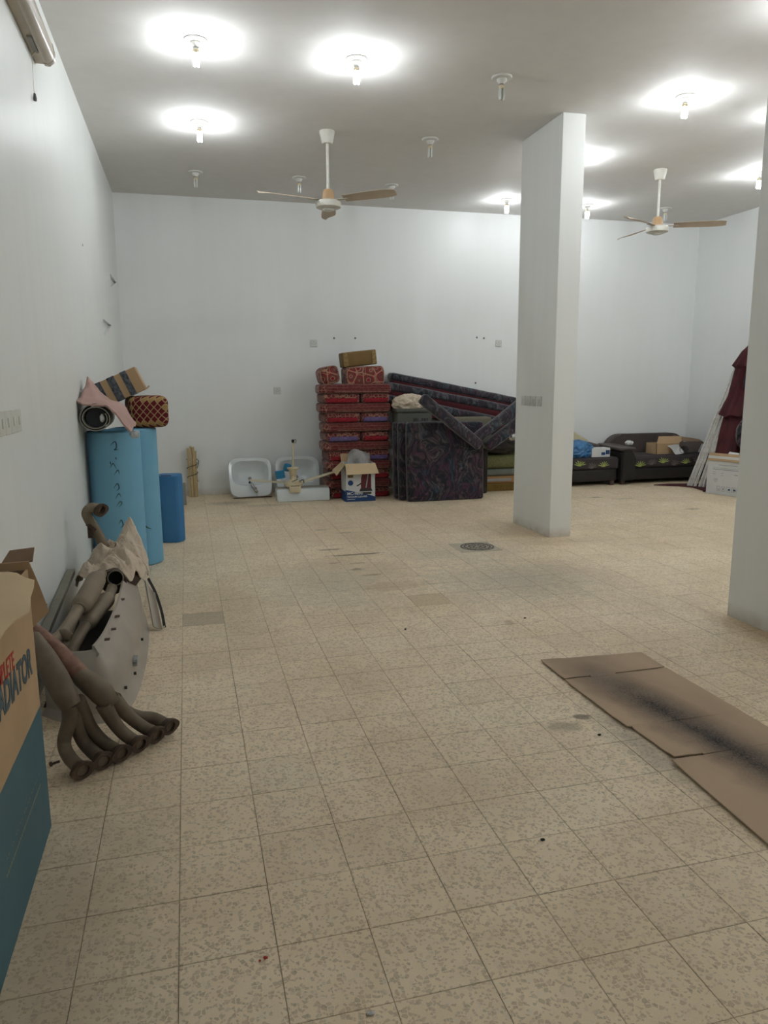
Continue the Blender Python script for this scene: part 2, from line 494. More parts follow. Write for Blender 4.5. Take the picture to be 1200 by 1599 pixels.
M_card = mat_noisy('cardboard', (.46, .315, .18), (.40, .27, .15), 5, .85, bump=.08)
M_card_in = mat_noisy('cardboard_light', (.60, .465, .29), (.53, .40, .24), 4, .85, bump=.08)  # lightened so the radiator carton's top flap looks lit from above
M_card_dk = mat_noisy('cardboard_inside', (.22, .14, .08), (.16, .10, .06), 5, .9, bump=.05)
M_cream = mat_noisy('cream_plastic', (.62, .55, .38), (.55, .47, .31), 6, .4, bump=.02)
M_white = mat_noisy('white_enamel', (.72, .72, .69), (.62, .61, .57), 6, .35, bump=.02)
M_fanrod = mat_noisy('fan_white_enamel', (.74, .73, .68), (.62, .60, .52), 9, .4, bump=.02)
M_blade = mat_noisy('dusty_blade', (.60, .50, .40), (.50, .41, .32), 5, .6, bump=.05)
M_capor = mat_noisy('aged_plastic', (.50, .33, .18), (.42, .27, .14), 12, .5, bump=.03)
M_ceramic = mat_noisy('ceramic', (.66, .71, .72), (.60, .65, .66), 3, .12, bump=0, spec=.6)
M_chrome = mat_noisy('chrome', (.5, .5, .5), (.3, .3, .3), 20, .2, 1.0, bump=0)
M_black = mat_noisy('black', (.012, .012, .013), (.02, .02, .02), 20, .6, bump=.05)
M_dirtydark = mat_noisy('sooty', (.03, .026, .022), (.06, .05, .04), 14, .8)
M_plate = mat_noisy('switch_plate', (.64, .65, .62), (.60, .61, .58), 10, .35, bump=0)
M_plate_l = mat_noisy('switch_plate_cream', (.70, .70, .64), (.66, .66, .60), 10, .35, bump=0)
M_blue = mat_noisy('blue_foam', (.20, .44, .60), (.165, .39, .55), 2.5, .7, bump=.12, spec=.25)
M_blue2 = mat_noisy('dark_blue_foam', (.055, .20, .41), (.04, .165, .35), 3, .65, bump=.12, spec=.3)
M_green = mat_noisy('green_marker', (.05, .12, .04), (.03, .07, .03), 30, .7)
M_greenk = mat_noisy('dark_marker', (.03, .05, .06), (.02, .03, .03), 30, .7)
M_steel = mat_noisy('dusty_exhaust_steel', (.20, .158, .112), (.12, .092, .065), 9, .68, .35, bump=.35, bdist=.004)
M_steel2 = mat_noisy('resonator_steel', (.25, .20, .14), (.17, .135, .092), 7, .6, .3, bump=.3)
M_rust = mat_noisy('rusty_flange', (.10, .065, .045), (.055, .038, .03), 22, .85, .2, bump=.6)
M_rustpink = mat_noisy('heat_tinted_steel', (.30, .17, .12), (.12, .055, .04), 18, .65, .3, bump=.3, detail=6)
M_bracket = mat_noisy('rust_red_bracket', (.07, .02, .014), (.04, .015, .01), 20, .7)
M_bumper = mat_noisy('dusty_silver_paint', (.40, .355, .30), (.33, .29, .24), 4, .5, .1, bump=.1, spec=.4, detail=6)
def cloth_mat():
    m, t = newmat('dusty_white_cloth'); v = t.coord()
    w1 = t.noise(t.mapping(v, scale=(1.4, .6, 1.4), rot=(0, 0, .5)), 9, 2, .5, 1.5)
    fold = t.math('ABSOLUTE', t.math('SUBTRACT', w1, .5))
    t.fin(t.mix(t.noise(v, 7, 4), (.66, .57, .455), (.50, .40, .30)), .85, 0, .2)
    t.bump(fold, .7, .03)
    return m
M_cloth = cloth_mat()
M_inner_dk = mat_noisy('bumper_shade_dark_cloth', (.018, .015, .012), (.035, .028, .022), 8, .9)  # near-black: painted shade inside the bumper, also plain dark covers
M_beam = mat_noisy('galvanised_beam', (.25, .235, .19), (.20, .185, .145), 8, .6, .25, bump=.1)
M_pink = mat_noisy('pink_underlay', (.46, .305, .27), (.40, .26, .225), 9, .9, bump=.25)
M_vinyl = mat_noisy('vinyl_backing', (.27, .265, .23), (.22, .215, .185), 8, .7)
M_vinyl_in = mat_noisy('vinyl_face', (.02, .022, .025), (.035, .04, .05), 8, .5)
M_wood = mat_noisy('pale_timber', (.55, .43, .24), (.44, .33, .17), 10, .7, stretch=(6, 6, .6))
M_greyboard = mat_noisy('grey_board', (.30, .30, .29), (.24, .24, .23), 8, .7)
M_plastic_blue = mat_noisy('blue_plastic', (.015, .19, .36), (.01, .14, .28), 12, .35, bump=.5)
M_bag_blue = mat_noisy('blue_bag', (.06, .20, .40), (.035, .13, .30), 14, .3, bump=.7, bdist=.01)
M_paper = mat_noisy('white_print', (.62, .63, .62), (.57, .58, .57), 6, .5, bump=.02)
M_navy = mat_noisy('navy_print', (.012, .05, .17), (.01, .04, .13), 8, .5, bump=0)
M_gold = mat_noisy('gold_print', (.22, .13, .03), (.1, .06, .02), 50, .5, bump=0)
M_print_red = mat_noisy('maroon_print', (.14, .012, .02), (.06, .01, .015), 50, .5, bump=0)
M_print_dk = mat_noisy('dark_print', (.02, .02, .022), (.03, .03, .03), 50, .5, bump=0)
M_print_grey = mat_noisy('grey_print', (.30, .31, .33), (.26, .27, .29), 50, .6, bump=0)
M_text_red = mat_noisy('red_lettering', (.42, .045, .03), (.38, .04, .025), 30, .7, bump=0)
M_text_navy = mat_noisy('slate_lettering', (.065, .10, .115), (.055, .085, .10), 30, .7, bump=0)
M_teal = mat_noisy('teal_print', (.055, .135, .165), (.045, .11, .14), 2.5, .6, bump=.04)
M_smallprint = mat_noisy('yellow_small_print', (.26, .26, .17), (.2, .2, .14), 60, .7, bump=0)
M_tape = mat_noisy('dark_printed_tape', (.02, .023, .032), (.13, .14, .16), 36, .35, detail=1, bump=0)
M_olive = mat_noisy('olive_grey_plastic', (.085, .088, .068), (.07, .072, .056), 5, .5)
M_beige = mat_noisy('olive_beige_foam', (.17, .155, .11), (.12, .11, .08), 5, .9)
M_greenf = mat_noisy('green_damask', (.17, .165, .06), (.10, .10, .04), 18, .8, dist=2.5, detail=2, bump=.3)
M_greyf = mat_noisy('grey_green_fabric', (.15, .165, .135), (.12, .13, .11), 8, .85)
M_orange = mat_noisy('orange_board', (.33, .17, .06), (.27, .14, .05), 8, .7)
M_fringe = mat_noisy('gold_fringe', (.32, .22, .05), (.12, .07, .02), 25, .9, stretch=(8, 8, .5))
M_sofa = mat_noisy('black_leatherette', (.016, .014, .014), (.022, .019, .018), 12, .42, bump=.12)
M_taupe = mat_noisy('taupe_leatherette', (.085, .068, .062), (.07, .056, .052), 10, .5, bump=.1)
M_seatf = mat_noisy('brown_print_fabric', (.048, .038, .04), (.038, .03, .032), 40, .85, bump=.3)
M_leaf_g = mat_noisy('lime_leaf_print', (.40, .47, .14), (.34, .41, .11), 30, .85, bump=0)
M_leaf_b = mat_noisy('grey_leaf_print', (.17, .145, .13), (.13, .11, .10), 30, .85, bump=0)
M_cushcream = mat_noisy('cream_pad', (.55, .50, .33), (.48, .43, .28), 6, .8)
M_rail = mat_noisy('white_rail', (.70, .69, .65), (.48, .46, .42), 22, .4, .0, bump=.1)
M_burg = mat_noisy('burgundy_fabric', (.085, .012, .017), (.04, .008, .011), 5, .85, bump=.4, bdist=.01)
M_burg2 = mat_noisy('navy_fabric', (.02, .018, .035), (.015, .012, .02), 5, .85)
M_brownbox = mat_noisy('brown_brocade', (.19, .115, .035), (.15, .09, .025), 7, .7, bump=.2)
M_brocade = mat_noisy('gold_brocade_trim', (.30, .21, .08), (.15, .09, .03), 45, .7, detail=1)
M_diff = mat_noisy('aged_diffuser', (.50, .45, .38), (.46, .41, .33), 5, .3, bump=0)
M_batten = mat_noisy('batten_body', (.50, .44, .34), (.40, .35, .27), 6, .45, bump=.03)
M_screw = mat_noisy('wall_plug', (.12, .13, .12), (.2, .2, .2), 40, .6)
M_iron = mat_noisy('drain_iron', (.10, .10, .095), (.05, .05, .05), 30, .7, .3)
M_drain = mat_noisy('drain_cement', (.50, .45, .35), (.38, .34, .26), 30, .85)

def plastic_mat():
    m, t = newmat('clear_bag')
    t.fin(t.ramp(t.noise(t.coord(), 12, 3), [(.3, (.42, .42, .42)), (.7, (.6, .6, .6))]), .3, 0, .5)
    t.b.inputs['Alpha'].default_value = .7
    t.bump(t.noise(t.coord(), 18, 3), .8, .01)
    return m
M_bag = plastic_mat()
def lit_mat(k=1.0):
    m = bpy.data.materials.new('lit_tube'); m.use_nodes = True; n = m.node_tree.nodes; n.clear()
    o = n.new('ShaderNodeOutputMaterial'); e = n.new('ShaderNodeEmission')
    e.inputs[0].default_value = LAMP_COLOR; e.inputs[1].default_value = LAMP_STRENGTH*k
    m.node_tree.links.new(e.outputs[0], o.inputs[0]); return m
M_lit = lit_mat(.80); M_lit_unseen = lit_mat(1.15); M_lit_weak = lit_mat(.50)   # bulbs in view, boosted unseen ones for fill, dimmed ones by the back wall
M_unlit = mat_noisy('unlit_tube', (.66, .68, .64), (.6, .62, .58), 8, .15, bump=0, spec=.6)

def diamond_mat():
    m, t = newmat('diamond_weave')
    v = t.coord(); s = t.sep(v)
    h = t.math('ADD', s[0], t.math('MULTIPLY', s[1], -1.0))
    a = t.math('MULTIPLY', t.math('ADD', t.math('MULTIPLY', h, .8), t.math('MULTIPLY', s[2], .55)), 29.0)
    b = t.math('MULTIPLY', t.math('SUBTRACT', t.math('MULTIPLY', h, .8), t.math('MULTIPLY', s[2], .55)), 29.0)
    par = t.math('PINGPONG', t.math('ADD', t.math('FLOOR', a), t.math('FLOOR', b)), 1.0)
    rn = t.white(t.comb(t.math('FLOOR', a), t.math('FLOOR', b), 0.0))
    col = t.mix(t.math('MULTIPLY', par, t.math('GREATER_THAN', rn, .55)), (.10, .008, .012), (.30, .19, .07))
    fa = t.math('ABSOLUTE', t.math('SUBTRACT', t.math('FRACT', a), .5)); fb = t.math('ABSOLUTE', t.math('SUBTRACT', t.math('FRACT', b), .5))
    col = t.mix(t.math('GREATER_THAN', t.math('MAXIMUM', fa, fb), .43), col, (.34, .24, .12))
    t.fin(col, .85, 0, .2); t.bump(t.noise(v, 150, 2), .3, .002)
    return m
M_diamond = diamond_mat()

def sheetcard_mat():
    m, t = newmat('sprayed_cardboard')
    p = t.coord('World'); s = t.sep(p)
    base = t.ramp(t.noise(t.mapping(p, scale=(1, .3, 1)), 3, 4), [(.3, (.40, .29, .20)), (.7, (.47, .345, .24))])
    wob = t.noise(p, 5, 4, .6); fine = t.noise(p, 95, 3, .7)
    cx = t.math('ADD', 1.93, t.math('MULTIPLY', t.math('SUBTRACT', 3.0, s[1]), .14))
    a = t.math('DIVIDE', t.math('ABSOLUTE', t.math('SUBTRACT', s[0], cx)), .15)
    b = t.math('DIVIDE', t.math('ABSOLUTE', t.math('SUBTRACT', s[1], 2.42)), .85)
    d = t.math('SQRT', t.math('ADD', t.math('MULTIPLY', a, a), t.math('POWER', b, 4.0)))
    k = t.math('SUBTRACT', 1.35, t.math('ADD', t.math('MULTIPLY', d, .75), t.math('MULTIPLY', wob, .9)), clamp=True)
    k = t.math('MULTIPLY', k, t.math('ADD', .35, t.math('MULTIPLY', fine, 1.3)), clamp=True)
    soft = t.math('SUBTRACT', 1.0, t.math('MULTIPLY', t.math('ABSOLUTE', t.math('SUBTRACT', s[0], t.math('ADD', cx, .06))), 3.6), clamp=True)
    col = t.mix(t.math('MULTIPLY', soft, t.math('MULTIPLY', wob, .7)), base, (.16, .13, .105))
    col = t.mix(k, col, (.035, .033, .034))
    t.fin(col, .85, 0, .2); t.bump(t.noise(t.mapping(p, scale=(1, 8, 1)), 12, 2), .1, .004)
    return m
M_sprayed = sheetcard_mat()

# ------------------------------------------------------------------ SETTING
bm = NB(); box(bm, XL-.2, XR+.2, YF-.2, YB+.2, -.15, -.005)
floor = setp(obj('floor', bm, M_grout, smooth=False), 'beige speckled terrazzo tile floor', kind='structure')
bm = NB(); box(bm, XL-.2, XR+.2, YF-.2, YB+.2, H, H+.15)
setp(obj('ceiling', bm, M_ceil, smooth=False), 'plain grey-white painted ceiling', kind='structure')
bm = NB(); box(bm, XL-.2, XR+.2, YB, YB+.2, -.02, H)
setp(obj('wall_back', bm, M_wall, smooth=False), 'white painted back wall', kind='structure')
bm = NB(); box(bm, XR, XR+.2, YF, YB, -.02, H)
setp(obj('wall_right', bm, M_wall, smooth=False), 'white painted right wall', kind='structure')
bm = NB(); box(bm, XL-.2, XR+.2, YF-.2, YF, -.02, H)
setp(obj('wall_front', bm, M_wall, smooth=False), 'white painted wall behind the camera', kind='structure')
# left wall, a slab with two wedge-shaped pockets: built as wall face + holes
def left_wall():
    bm = NB(); box(bm, XL-.2, XL, YF, YB, -.02, H)
    o = obj('wall_left', bm, M_wall_l, smooth=False)
    cb = NB()
    for (y0, y1, z1, z0) in ((7.83, 8.68, 2.09, 1.93), (8.93, 9.72, 2.665, 2.52)):
        prism(cb, [(XL-.028, y0, z1), (XL-.028, y1, z1), (XL-.028, y0, z0)], (.15, 0, 0))
    bmesh.ops.recalc_face_normals(cb, faces=cb.faces)
    me = bpy.data.meshes.new('c'); cb.to_mesh(me); cb.free()
    c = bpy.data.objects.new('c', me); COL.objects.link(c)
    md = o.modifiers.new('b', 'BOOLEAN'); md.object = c; md.operation = 'DIFFERENCE'; md.solver = 'EXACT'
    bpy.context.view_layer.update()
    dg = bpy.context.evaluated_depsgraph_get()
    nm = bpy.data.meshes.new_from_object(o.evaluated_get(dg))
    o.modifiers.clear(); o.data = nm
    bpy.data.objects.remove(c)
    return setp(o, 'glossy white left wall with two wedge-shaped pockets', kind='structure')
left_wall()

# floor tiles 0.25 m: the 300 that show largest are parts, the rest is one part
T = .25; X0 = -.091; Y0 = 3.225
def tile_bm(bm, x, y, z=0.0, g=.0007):
    a, b, c, d = x+g, x+T-g, y+g, y+T-g; e = .0008
    z1 = -.006
    top = [bm.verts.new(p) for p in ((a+e, c+e, z), (b-e, c+e, z), (b-e, d-e, z), (a+e, d-e, z))]
    md = [bm.verts.new(p) for p in ((a, c, z-e*.7), (b, c, z-e*.7), (b, d, z-e*.7), (a, d, z-e*.7))]
    bt = [bm.verts.new(p) for p in ((a, c, z1), (b, c, z1), (b, d, z1), (a, d, z1))]
    bm.faces.new(top)
    for q in range(4):
        r_ = (q+1) % 4
        bm.faces.new((top[q], md[q], md[r_], top[r_])); bm.faces.new((md[q], bt[q], bt[r_], md[r_]))
tiles = []
i0 = int(math.floor((XL-X0)/T)); i1 = int(math.ceil((XR-X0)/T)); j0 = int(math.floor((YF-Y0)/T)); j1 = int(math.ceil((YB-Y0)/T))
for i in range(i0, i1):
    for j in range(j0, j1):
        x, y = X0+i*T, Y0+j*T
        d = Vector((x+T/2, y+T/2, -EYE)); zc = d.dot(fw)
        vis = zc > .3 and abs(d.dot(rt2)/zc*F_PX) < 680 and abs(d.dot(up2)/zc*F_PX) < 860 and x > -.65
        if x > 3.2 and y < 3.6 : vis = False
        tiles.append((0 if vis else 1, d.length, x, y))
tiles.sort()
tb = NB(); tile_bm(tb, 0, 0)
bmesh.ops.recalc_face_normals(tb, faces=tb.faces)
tile_me = bpy.data.meshes.new('floor_tile'); tb.to_mesh(tile_me); tb.free(); tile_me.materials.append(M_tile)
for k, (nv, d, x, y) in enumerate(tiles[:300]):
    o = bpy.data.objects.new('floor_tile', tile_me); COL.objects.link(o); o.parent = floor
    o.location = (x, y, random.uniform(-.0005, .0002))
bm = NB()
for (nv, d, x, y) in tiles[300:]:
    tile_bm(bm, x, y, random.uniform(-.0005, .0002))
setp(obj('tile_field', bm, M_tile, floor, smooth=False), kind='stuff')

# columns
bm = NB(); box(bm, 3.267, 3.488, 6.217, 7.03, -.004, H, .004, 1)
setp(obj('column', bm, M_column, None, (3.377, 6.62, 0)), 'white rectangular column in mid room with four switch plates', kind='structure')
bm = NB(); box(bm, 3.235, 3.456, 2.95, 3.765, -.004, H, .004, 1)
setp(obj('column', bm, M_column, None, (3.345, 3.36, 0)), 'nearer white rectangular column cut off by the right edge of the photo', kind='structure')
# skirting dirt: none. drain cover
dr = thing('floor_drain', (2.44, 6.03, 0), 'round iron drain cover in a square cement frame set in the floor', 'drain')
bm = NB(); box(bm, 2.25, 2.63, 5.85, 6.21, -.003, .002); obj('frame', bm, M_drain, dr, smooth=False)
bm = NB()
lathe(bm, [(0, .0035), (.145, .0035), (.15, .002), (.15, -.001)], 2.46, 6.03, 0, 40); obj('lid', bm, M_drain, dr)
for rr in (.145, .115, .075, .03):
    bm = NB(); lathe(bm, [(rr+.006, .003), (rr+.006, .0055), (rr-.006, .0055), (rr-.006, .003)], 2.46, 6.03, 0, 40)
    obj('ring', bm, M_iron, dr)
bm = NB()
for k in range(12):
    a = k*PI/6; c, s_ = math.cos(a), math.sin(a)
    box(bm, .035, .14, -.003, .003, .003, .0052, mtx=TR((2.46, 6.03, 0), (0, 0, math.degrees(a))))
obj('spoke_pattern', bm, M_iron, dr, smooth=False)

# ------------------------------------------------------------------ CEILING LAMPS
def make_lamp(tube_mat):
    t = thing('ceiling_lamp', (0, 0, 0), '', 'lamp')
    bm = NB(); lathe(bm, [(0, 0), (.078, 0), (.080, -.006), (.074, -.014), (.045, -.018), (0, -.018)], n=32); obj('ceiling_rose', bm, M_white, t)
    bm = NB(); lathe(bm, [(.040, -.017), (.038, -.03), (.024, -.045), (.020, -.052), (0, -.052)], n=24); obj('lamp_holder', bm, M_white, t)
    bm = NB(); lathe(bm, [(.017, -.05), (.017, -.06), (0, -.06)], n=20); obj('screw_cap', bm, M_chrome, t)
    bm = NB(); lathe(bm, [(.014, -.058), (.022, -.062), (.023, -.085), (.018, -.09), (0, -.09)], n=24); obj('ballast', bm, M_cream, t)
    for s in (-1, 1):
        bm = NB(); x = .0125*s
        pts = [(x, -.0115, -.086), (x, -.0115, -.150)] + [(x, -.0115*math.cos(a), -.150-.0115*math.sin(a)) for a in (PI/4, PI/2, 3*PI/4)] + [(x, .0115, -.150), (x, .0115, -.086)]
        tube(bm, pts, .0085, 8); obj('tube', bm, tube_mat, t)
    return t
lamps_lit = [(.18, 5.594, 'lit bare bulb near the left wall, in the row nearest the camera'),
             (1.303, 5.622, 'lit bare bulb right of the one by the left wall, nearest row'),
             (4.065, 5.653, 'lit bare bulb up right of the mid-room column, nearest row'),
             (.232, 7.214, 'lit bare bulb near the left wall, level with the left fan'),
             (4.07, 9.172, 'lit bare bulb by the back wall, just left of the mid-room column'),
             (5.237, 9.21, 'lit bare bulb by the back wall, just right of the mid-room column'),
             (6.339, 7.399, 'lit bare bulb beside the nearer column at the right edge'),
             (4.07, 7.35, 'lit bare bulb hidden behind the mid-room column'),
             (5.23, 5.70, 'lit bare bulb hidden behind the nearer column'),
             (3.9, 4.0, 'lit bare bulb above the view by the nearer column'),
             (5.23, 2.4, 'added fill bulb out of view right of the nearer column'),  # from here down: unseen bulbs added to raise the ambient light
             (6.35, 4.0, 'added fill bulb out of view by the right wall'),
             (6.35, 5.65, 'added fill bulb behind the nearer column, closest to the right wall'),
             (4.07, .8, 'added fill bulb overhead, right of the camera'),
             (2.40, -.8, 'added fill bulb overhead behind the camera'),
             (5.23, -.8, 'added fill bulb behind the camera by the right wall')]
lamps_off = [(2.448, 5.661, 'unlit bare bulb, middle of the nearest row'),
             (2.376, 7.172, 'unlit bare bulb between the left fan and the mid-room column'),
             (.218, 8.831, 'unlit bare bulb near the left wall and the back wall'),
             (1.355, 8.792, 'unlit bare bulb just left of the left fan rod'),
             (2.463, 8.863, 'unlit bare bulb just right of the left fan, by the back wall'),
             (6.361, 9.128, 'unlit bare bulb behind the right fan rod')]
for mt_, L in ((M_lit, lamps_lit[:4]+lamps_lit[6:9]), (M_lit_weak, lamps_lit[4:6]), (M_lit_unseen, lamps_lit[9:]), (M_unlit, lamps_off)):
    proto = make_lamp(mt_)
    for k, (x, y, lb) in enumerate(L):
        if k == 0: proto.location = (x, y, H); proto['label'] = lb; proto['group'] = 'bare bulbs on the ceiling'
        else: dup(proto, (x, y, H), lb, 'bare bulbs on the ceiling')

# ------------------------------------------------------------------ CEILING FANS
def make_fan(loc, hubz, angs, label):
    x, y = loc
    t = thing('ceiling_fan', (x, y, H), label, 'fan', 'ceiling fans')
    bm = NB(); lathe(bm, [(0, H), (.070, H), (.072, H-.012), (.052, H-.10), (.045, H-.108), (0, H-.108)], x, y, 0, 28); obj('canopy', bm, M_fanrod, t)
    bm = NB(); tube(bm, [(x, y, H-.10), (x, y, hubz+.08)], .0135, 12); obj('rod', bm, M_fanrod, t)
    bm = NB(); lathe(bm, [(0, hubz+.13), (.040, hubz+.13), (.052, hubz+.11), (.058, hubz+.045), (.085, hubz+.03), (0, hubz+.03)], x, y, 0, 28); obj('motor_cap', bm, M_capor, t)
    bm = NB(); lathe(bm, [(0, hubz+.036), (.085, hubz+.036), (.118, hubz+.022), (.122, hubz+.0), (.118, hubz-.028), (.09, hubz-.04), (.055, hubz-.043), (.05, hubz-.055), (0, hubz-.058)], x, y, 0, 36)
    obj('motor_housing', bm, M_fanrod, t)
    for a in angs:
        mt = TR((x, y, hubz+.03), (0, 0, a))
        bm = NB(); box(bm, .08, .22, -.022, .022, -.002, .003, mtx=mt); br = obj('blade_bracket', bm, M_batten, t, smooth=False)
        bm = NB(); g = []
        for i in range(11):
            u = i/10; X = .17+u*.54
            wd = (.052+.022*math.sin(min(1, u*1.3)*PI/2)) * (1 if i < 9 else (.86 if i == 9 else .45))
            row = []
            for j in range(5):
                q = j/4*2-1
                row.append(mt @ Vector((X, q*wd, .006-q*.017+.006*(1-q*q)-.01*u)))
            g.append(row)
        sheet(bm, g, .002); obj('blade', bm, M_blade, t)
    return t
make_fan((1.38, 7.193), 3.11, (-43, -163, 79), 'white ceiling fan with dusty tan blades hanging left of the mid-room column')
make_fan((5.171, 7.553), 3.125, (-30, -150, 92), 'white ceiling fan with dusty tan blades hanging right of the mid-room column')

# ------------------------------------------------------------------ LEFT WALL FIXTURE, SWITCHES, SOCKETS
fx = thing('batten_light', (XL, 4.5, 3.33), 'long unlit fluorescent batten with yellowed diffuser high on the left wall', 'light')
ya, yb = 3.3, 4.99
bm = NB(); prism(bm, [(XL+.001, ya, 3.285), (XL+.052, ya, 3.285), (XL+.052, ya, 3.405), (XL+.001, ya, 3.405)], (0, yb-ya, 0)); obj('body', bm, M_batten, fx, smooth=False)
bm = NB()
pr = [(XL+.05, 3.28), (XL+.075, 3.278), (XL+.10, 3.30), (XL+.108, 3.34), (XL+.10, 3.385), (XL+.075, 3.41), (XL+.05, 3.41)]
prism(bm, [(a, ya, b) for a, b in pr], (0, yb-ya-.004, 0)); obj('diffuser', bm, M_diff, fx, angle=60)
bm = NB(); prism(bm, [(a-.002 if i in (0, 6) else XL+.05+(a-XL-.05)*1.05, yb-.03, 3.345+(b-3.345)*1.04) for i, (a, b) in enumerate(pr)], (0, .034, 0)); obj('end_cap', bm, M_diff, fx, angle=60)
bm = NB(); box(bm, XL+.02, XL+.045, 4.62, 4.82, 3.275, 3.2865); obj('switch_plate', bm, M_greyboard, fx, smooth=False)
bm = NB(); tube(bm, [(XL+.05, 4.80, 3.29), (XL+.02, 4.80, 3.262), (XL+.012, 4.80, 3.25)], .003, 6)
tube(bm, [(XL+.012, 4.80, 3.26), (XL+.010, 4.79, 3.05)], .0012, 5); pc = obj('pull_cord', bm, M_batten, fx)
bm = NB(); lathe(bm, [(0, .03), (.006, .026), (.010, 0), (.009, -.012), (0, -.014)], XL+.012, 4.79, 3.03, 10); obj('cord_toggle', bm, M_screw, pc)
bm = NB(); stube(bm, [(XL+.003, 4.97, 3.66), (XL+.006, 5.06, 3.62), (XL+.02, 5.10, 3.595), (XL+.006, 5.05, 3.59)], .003, 4, 6)
single('wire_hook', bm, M_black, (XL, 5.0, 3.6), 'short black bent wire sticking out above the batten light', 'hook')

def plate_bm(w, h, axis, c):
    """plate lying on a wall; axis = outward normal"""
    bm = NB()
    if axis == 'x': box(bm, c[0], c[0]+.009, c[1]-w/2, c[1]+w/2, c[2]-h/2, c[2]+h/2, .002, 1)
    elif axis == '-x': box(bm, c[0]-.009, c[0], c[1]-w/2, c[1]+w/2, c[2]-h/2, c[2]+h/2, .002, 1)
    else: box(bm, c[0]-w/2, c[0]+w/2, c[1]-.009, c[1], c[2]-h/2, c[2]+h/2, .002, 1)
    return bm
def switch(c, axis, label, group, n=2, m=M_plate, w=.092, h=.092):
    t = thing('switch_plate', c, label, 'switch', group)
    obj('plate', plate_bm(w, h, axis, c), m, t)
    s = 1 if axis == 'x' else -1
    for k in range(n):
        bm = NB(); yy = c[1] + (k-(n-1)/2)*.026
        x0, x1 = sorted((c[0]+s*.008, c[0]+s*.013))
        box(bm, x0, x1, yy-.009, yy+.009, c[2]-.02, c[2]+.02, .0015, 1)
        obj('rocker', bm, m, t)
for k, (yy, nm) in enumerate(((6.842, 'farthest from the camera'), (6.728, 'second from the far end'), (6.613, 'second from the near end'), (6.497, 'nearest the column corner'))):
    switch((3.267, yy, 1.275), '-x', 'square cream switch plate on the mid-room column, ' + nm, 'switch plates on the mid-room column', 2)
for k, (yy, nm) in enumerate(((3.345, 'leftmost at the frame edge'), (3.450, 'second from the left'), (3.555, 'second from the right'), (3.660, 'farthest from the camera'))):
    switch((XL, yy, 1.30), 'x', 'cream switch plate in a row on the left wall, ' + nm, 'switch plates on the left wall', 1, M_plate_l, .10, .10)
def socket(c, label):
    t = thing('wall_socket', c, label, 'socket', 'sockets on the back wall')
    obj('plate', plate_bm(.092, .092, '-y', c), M_plate, t)
    bm = NB()
    for dx, dz, w_, h_ in ((0, .016, .005, .012), (-.013, -.008, .010, .005), (.013, -.008, .010, .005)):
        box(bm, c[0]+dx-w_/2, c[0]+dx+w_/2, c[1]-.0102, c[1]-.0085, c[2]+dz-h_/2, c[2]+dz+h_/2)
    obj('socket_holes', bm, M_screw, t, smooth=False)
    for dx in (-.034, .034):
        bm = NB(); lathe(bm, [(0, .0015), (.004, .001), (.004, 0)], mtx=TR((c[0]+dx, c[1]-.009, c[2]), (90, 0, 0)), n=10); obj('screw', bm, M_screw, t)
socket((1.175, YB, 1.364), 'white wall socket above and between the two washbasins, lowest of the three')
socket((1.68, YB, 1.984), 'white wall socket high up, left of the red cushion stack')
socket((4.344, YB, 2.004), 'white wall socket high up, beside the mid-room column')
for x, z, lb in ((1.959, 2.053, 'dark wall plug just right of the socket by the cushion stack'), (2.25, 2.056, 'faint wall plug above the brown box on the cushion stack'),
                 (4.011, 2.081, 'larger dark wall plug left of the socket by the column'), (4.118, 2.073, 'small wall plug nearest the socket by the column'), (4.002, 1.448, 'wall plug just above the leaning mattresses')):
    bm = NB(); lathe(bm, [(0, .008), (.010, .006), (.014, 0)], mtx=TR((x, YB, z), (90, 0, 0)), n=10)
    single('wall_plug', bm, M_screw, (x, YB, z), lb, 'wall plug', 'wall plugs on the back wall')
bm = NB(); lathe(bm, [(0, .004), (.008, .003), (.01, 0)], mtx=TR((XL, 6.6, 2.56), (0, 90, 0)), n=10)
single('wall_plug', bm, M_screw, (XL, 6.6, 2.56), 'tiny wall plug high on the left wall', 'wall plug')

# ------------------------------------------------------------------ RADIATOR CARTON
XF = -.51
ct = thing('radiator_carton', (-.62, 1.8, 0), 'large brown and teal radiator carton standing by the left wall', 'box')
bm = NB()
y0, y1 = 1.05, 2.465; th = .006; zt = .885
box(bm, XF-th, XF, y0, y1, .43, zt); obj('front_panel', bm, M_card, ct, smooth=False)
bm = NB(); box(bm, XF-th, XF+.0006, y0, y1, .0, .43); obj('teal_panel', bm, M_teal, ct, smooth=False)
bm = NB(); box(bm, -.735, -.735+th, y0, y1, 0, zt+.01); box(bm, -.735, XF-th, y0, y0+th, 0, zt); box(bm, -.735, XF-th, y1-th, y1, 0, zt); box(bm, -.735, XF-th, y0, y1, .001, .008)
obj('side_panel', bm, M_card_dk, ct, smooth=False)
bm = NB()  # top flap folded outwards, its top light painted in with paler card
g = []
prof = [((-.60, 2.41), (-.475, 2.375)), ((-.60, 2.30), (-.462, 2.29)), ((-.60, 2.18), (-.452, 2.19)), ((-.60, 2.08), (-.436, 2.10)), ((-.60, 2.0), (-.425, 2.03)), ((-.60, 1.94), (-.445, 1.96)), ((-.60, 1.85), (-.45, 1.88)), ((-.60, 1.4), (-.44, 1.4)), ((-.60, 1.06), (-.44, 1.06))]
for (a, b) in prof:
    g.append([(a[0]+(b[0]-a[0])*q/5, a[1]+(b[1]-a[1])*q/5, .902-.030*(q/5)**2+.004*math.sin(q*2+b[1]*9)) for q in range(6)])
sheet(bm, g, .004); obj('top_flap', bm, M_card_in, ct)
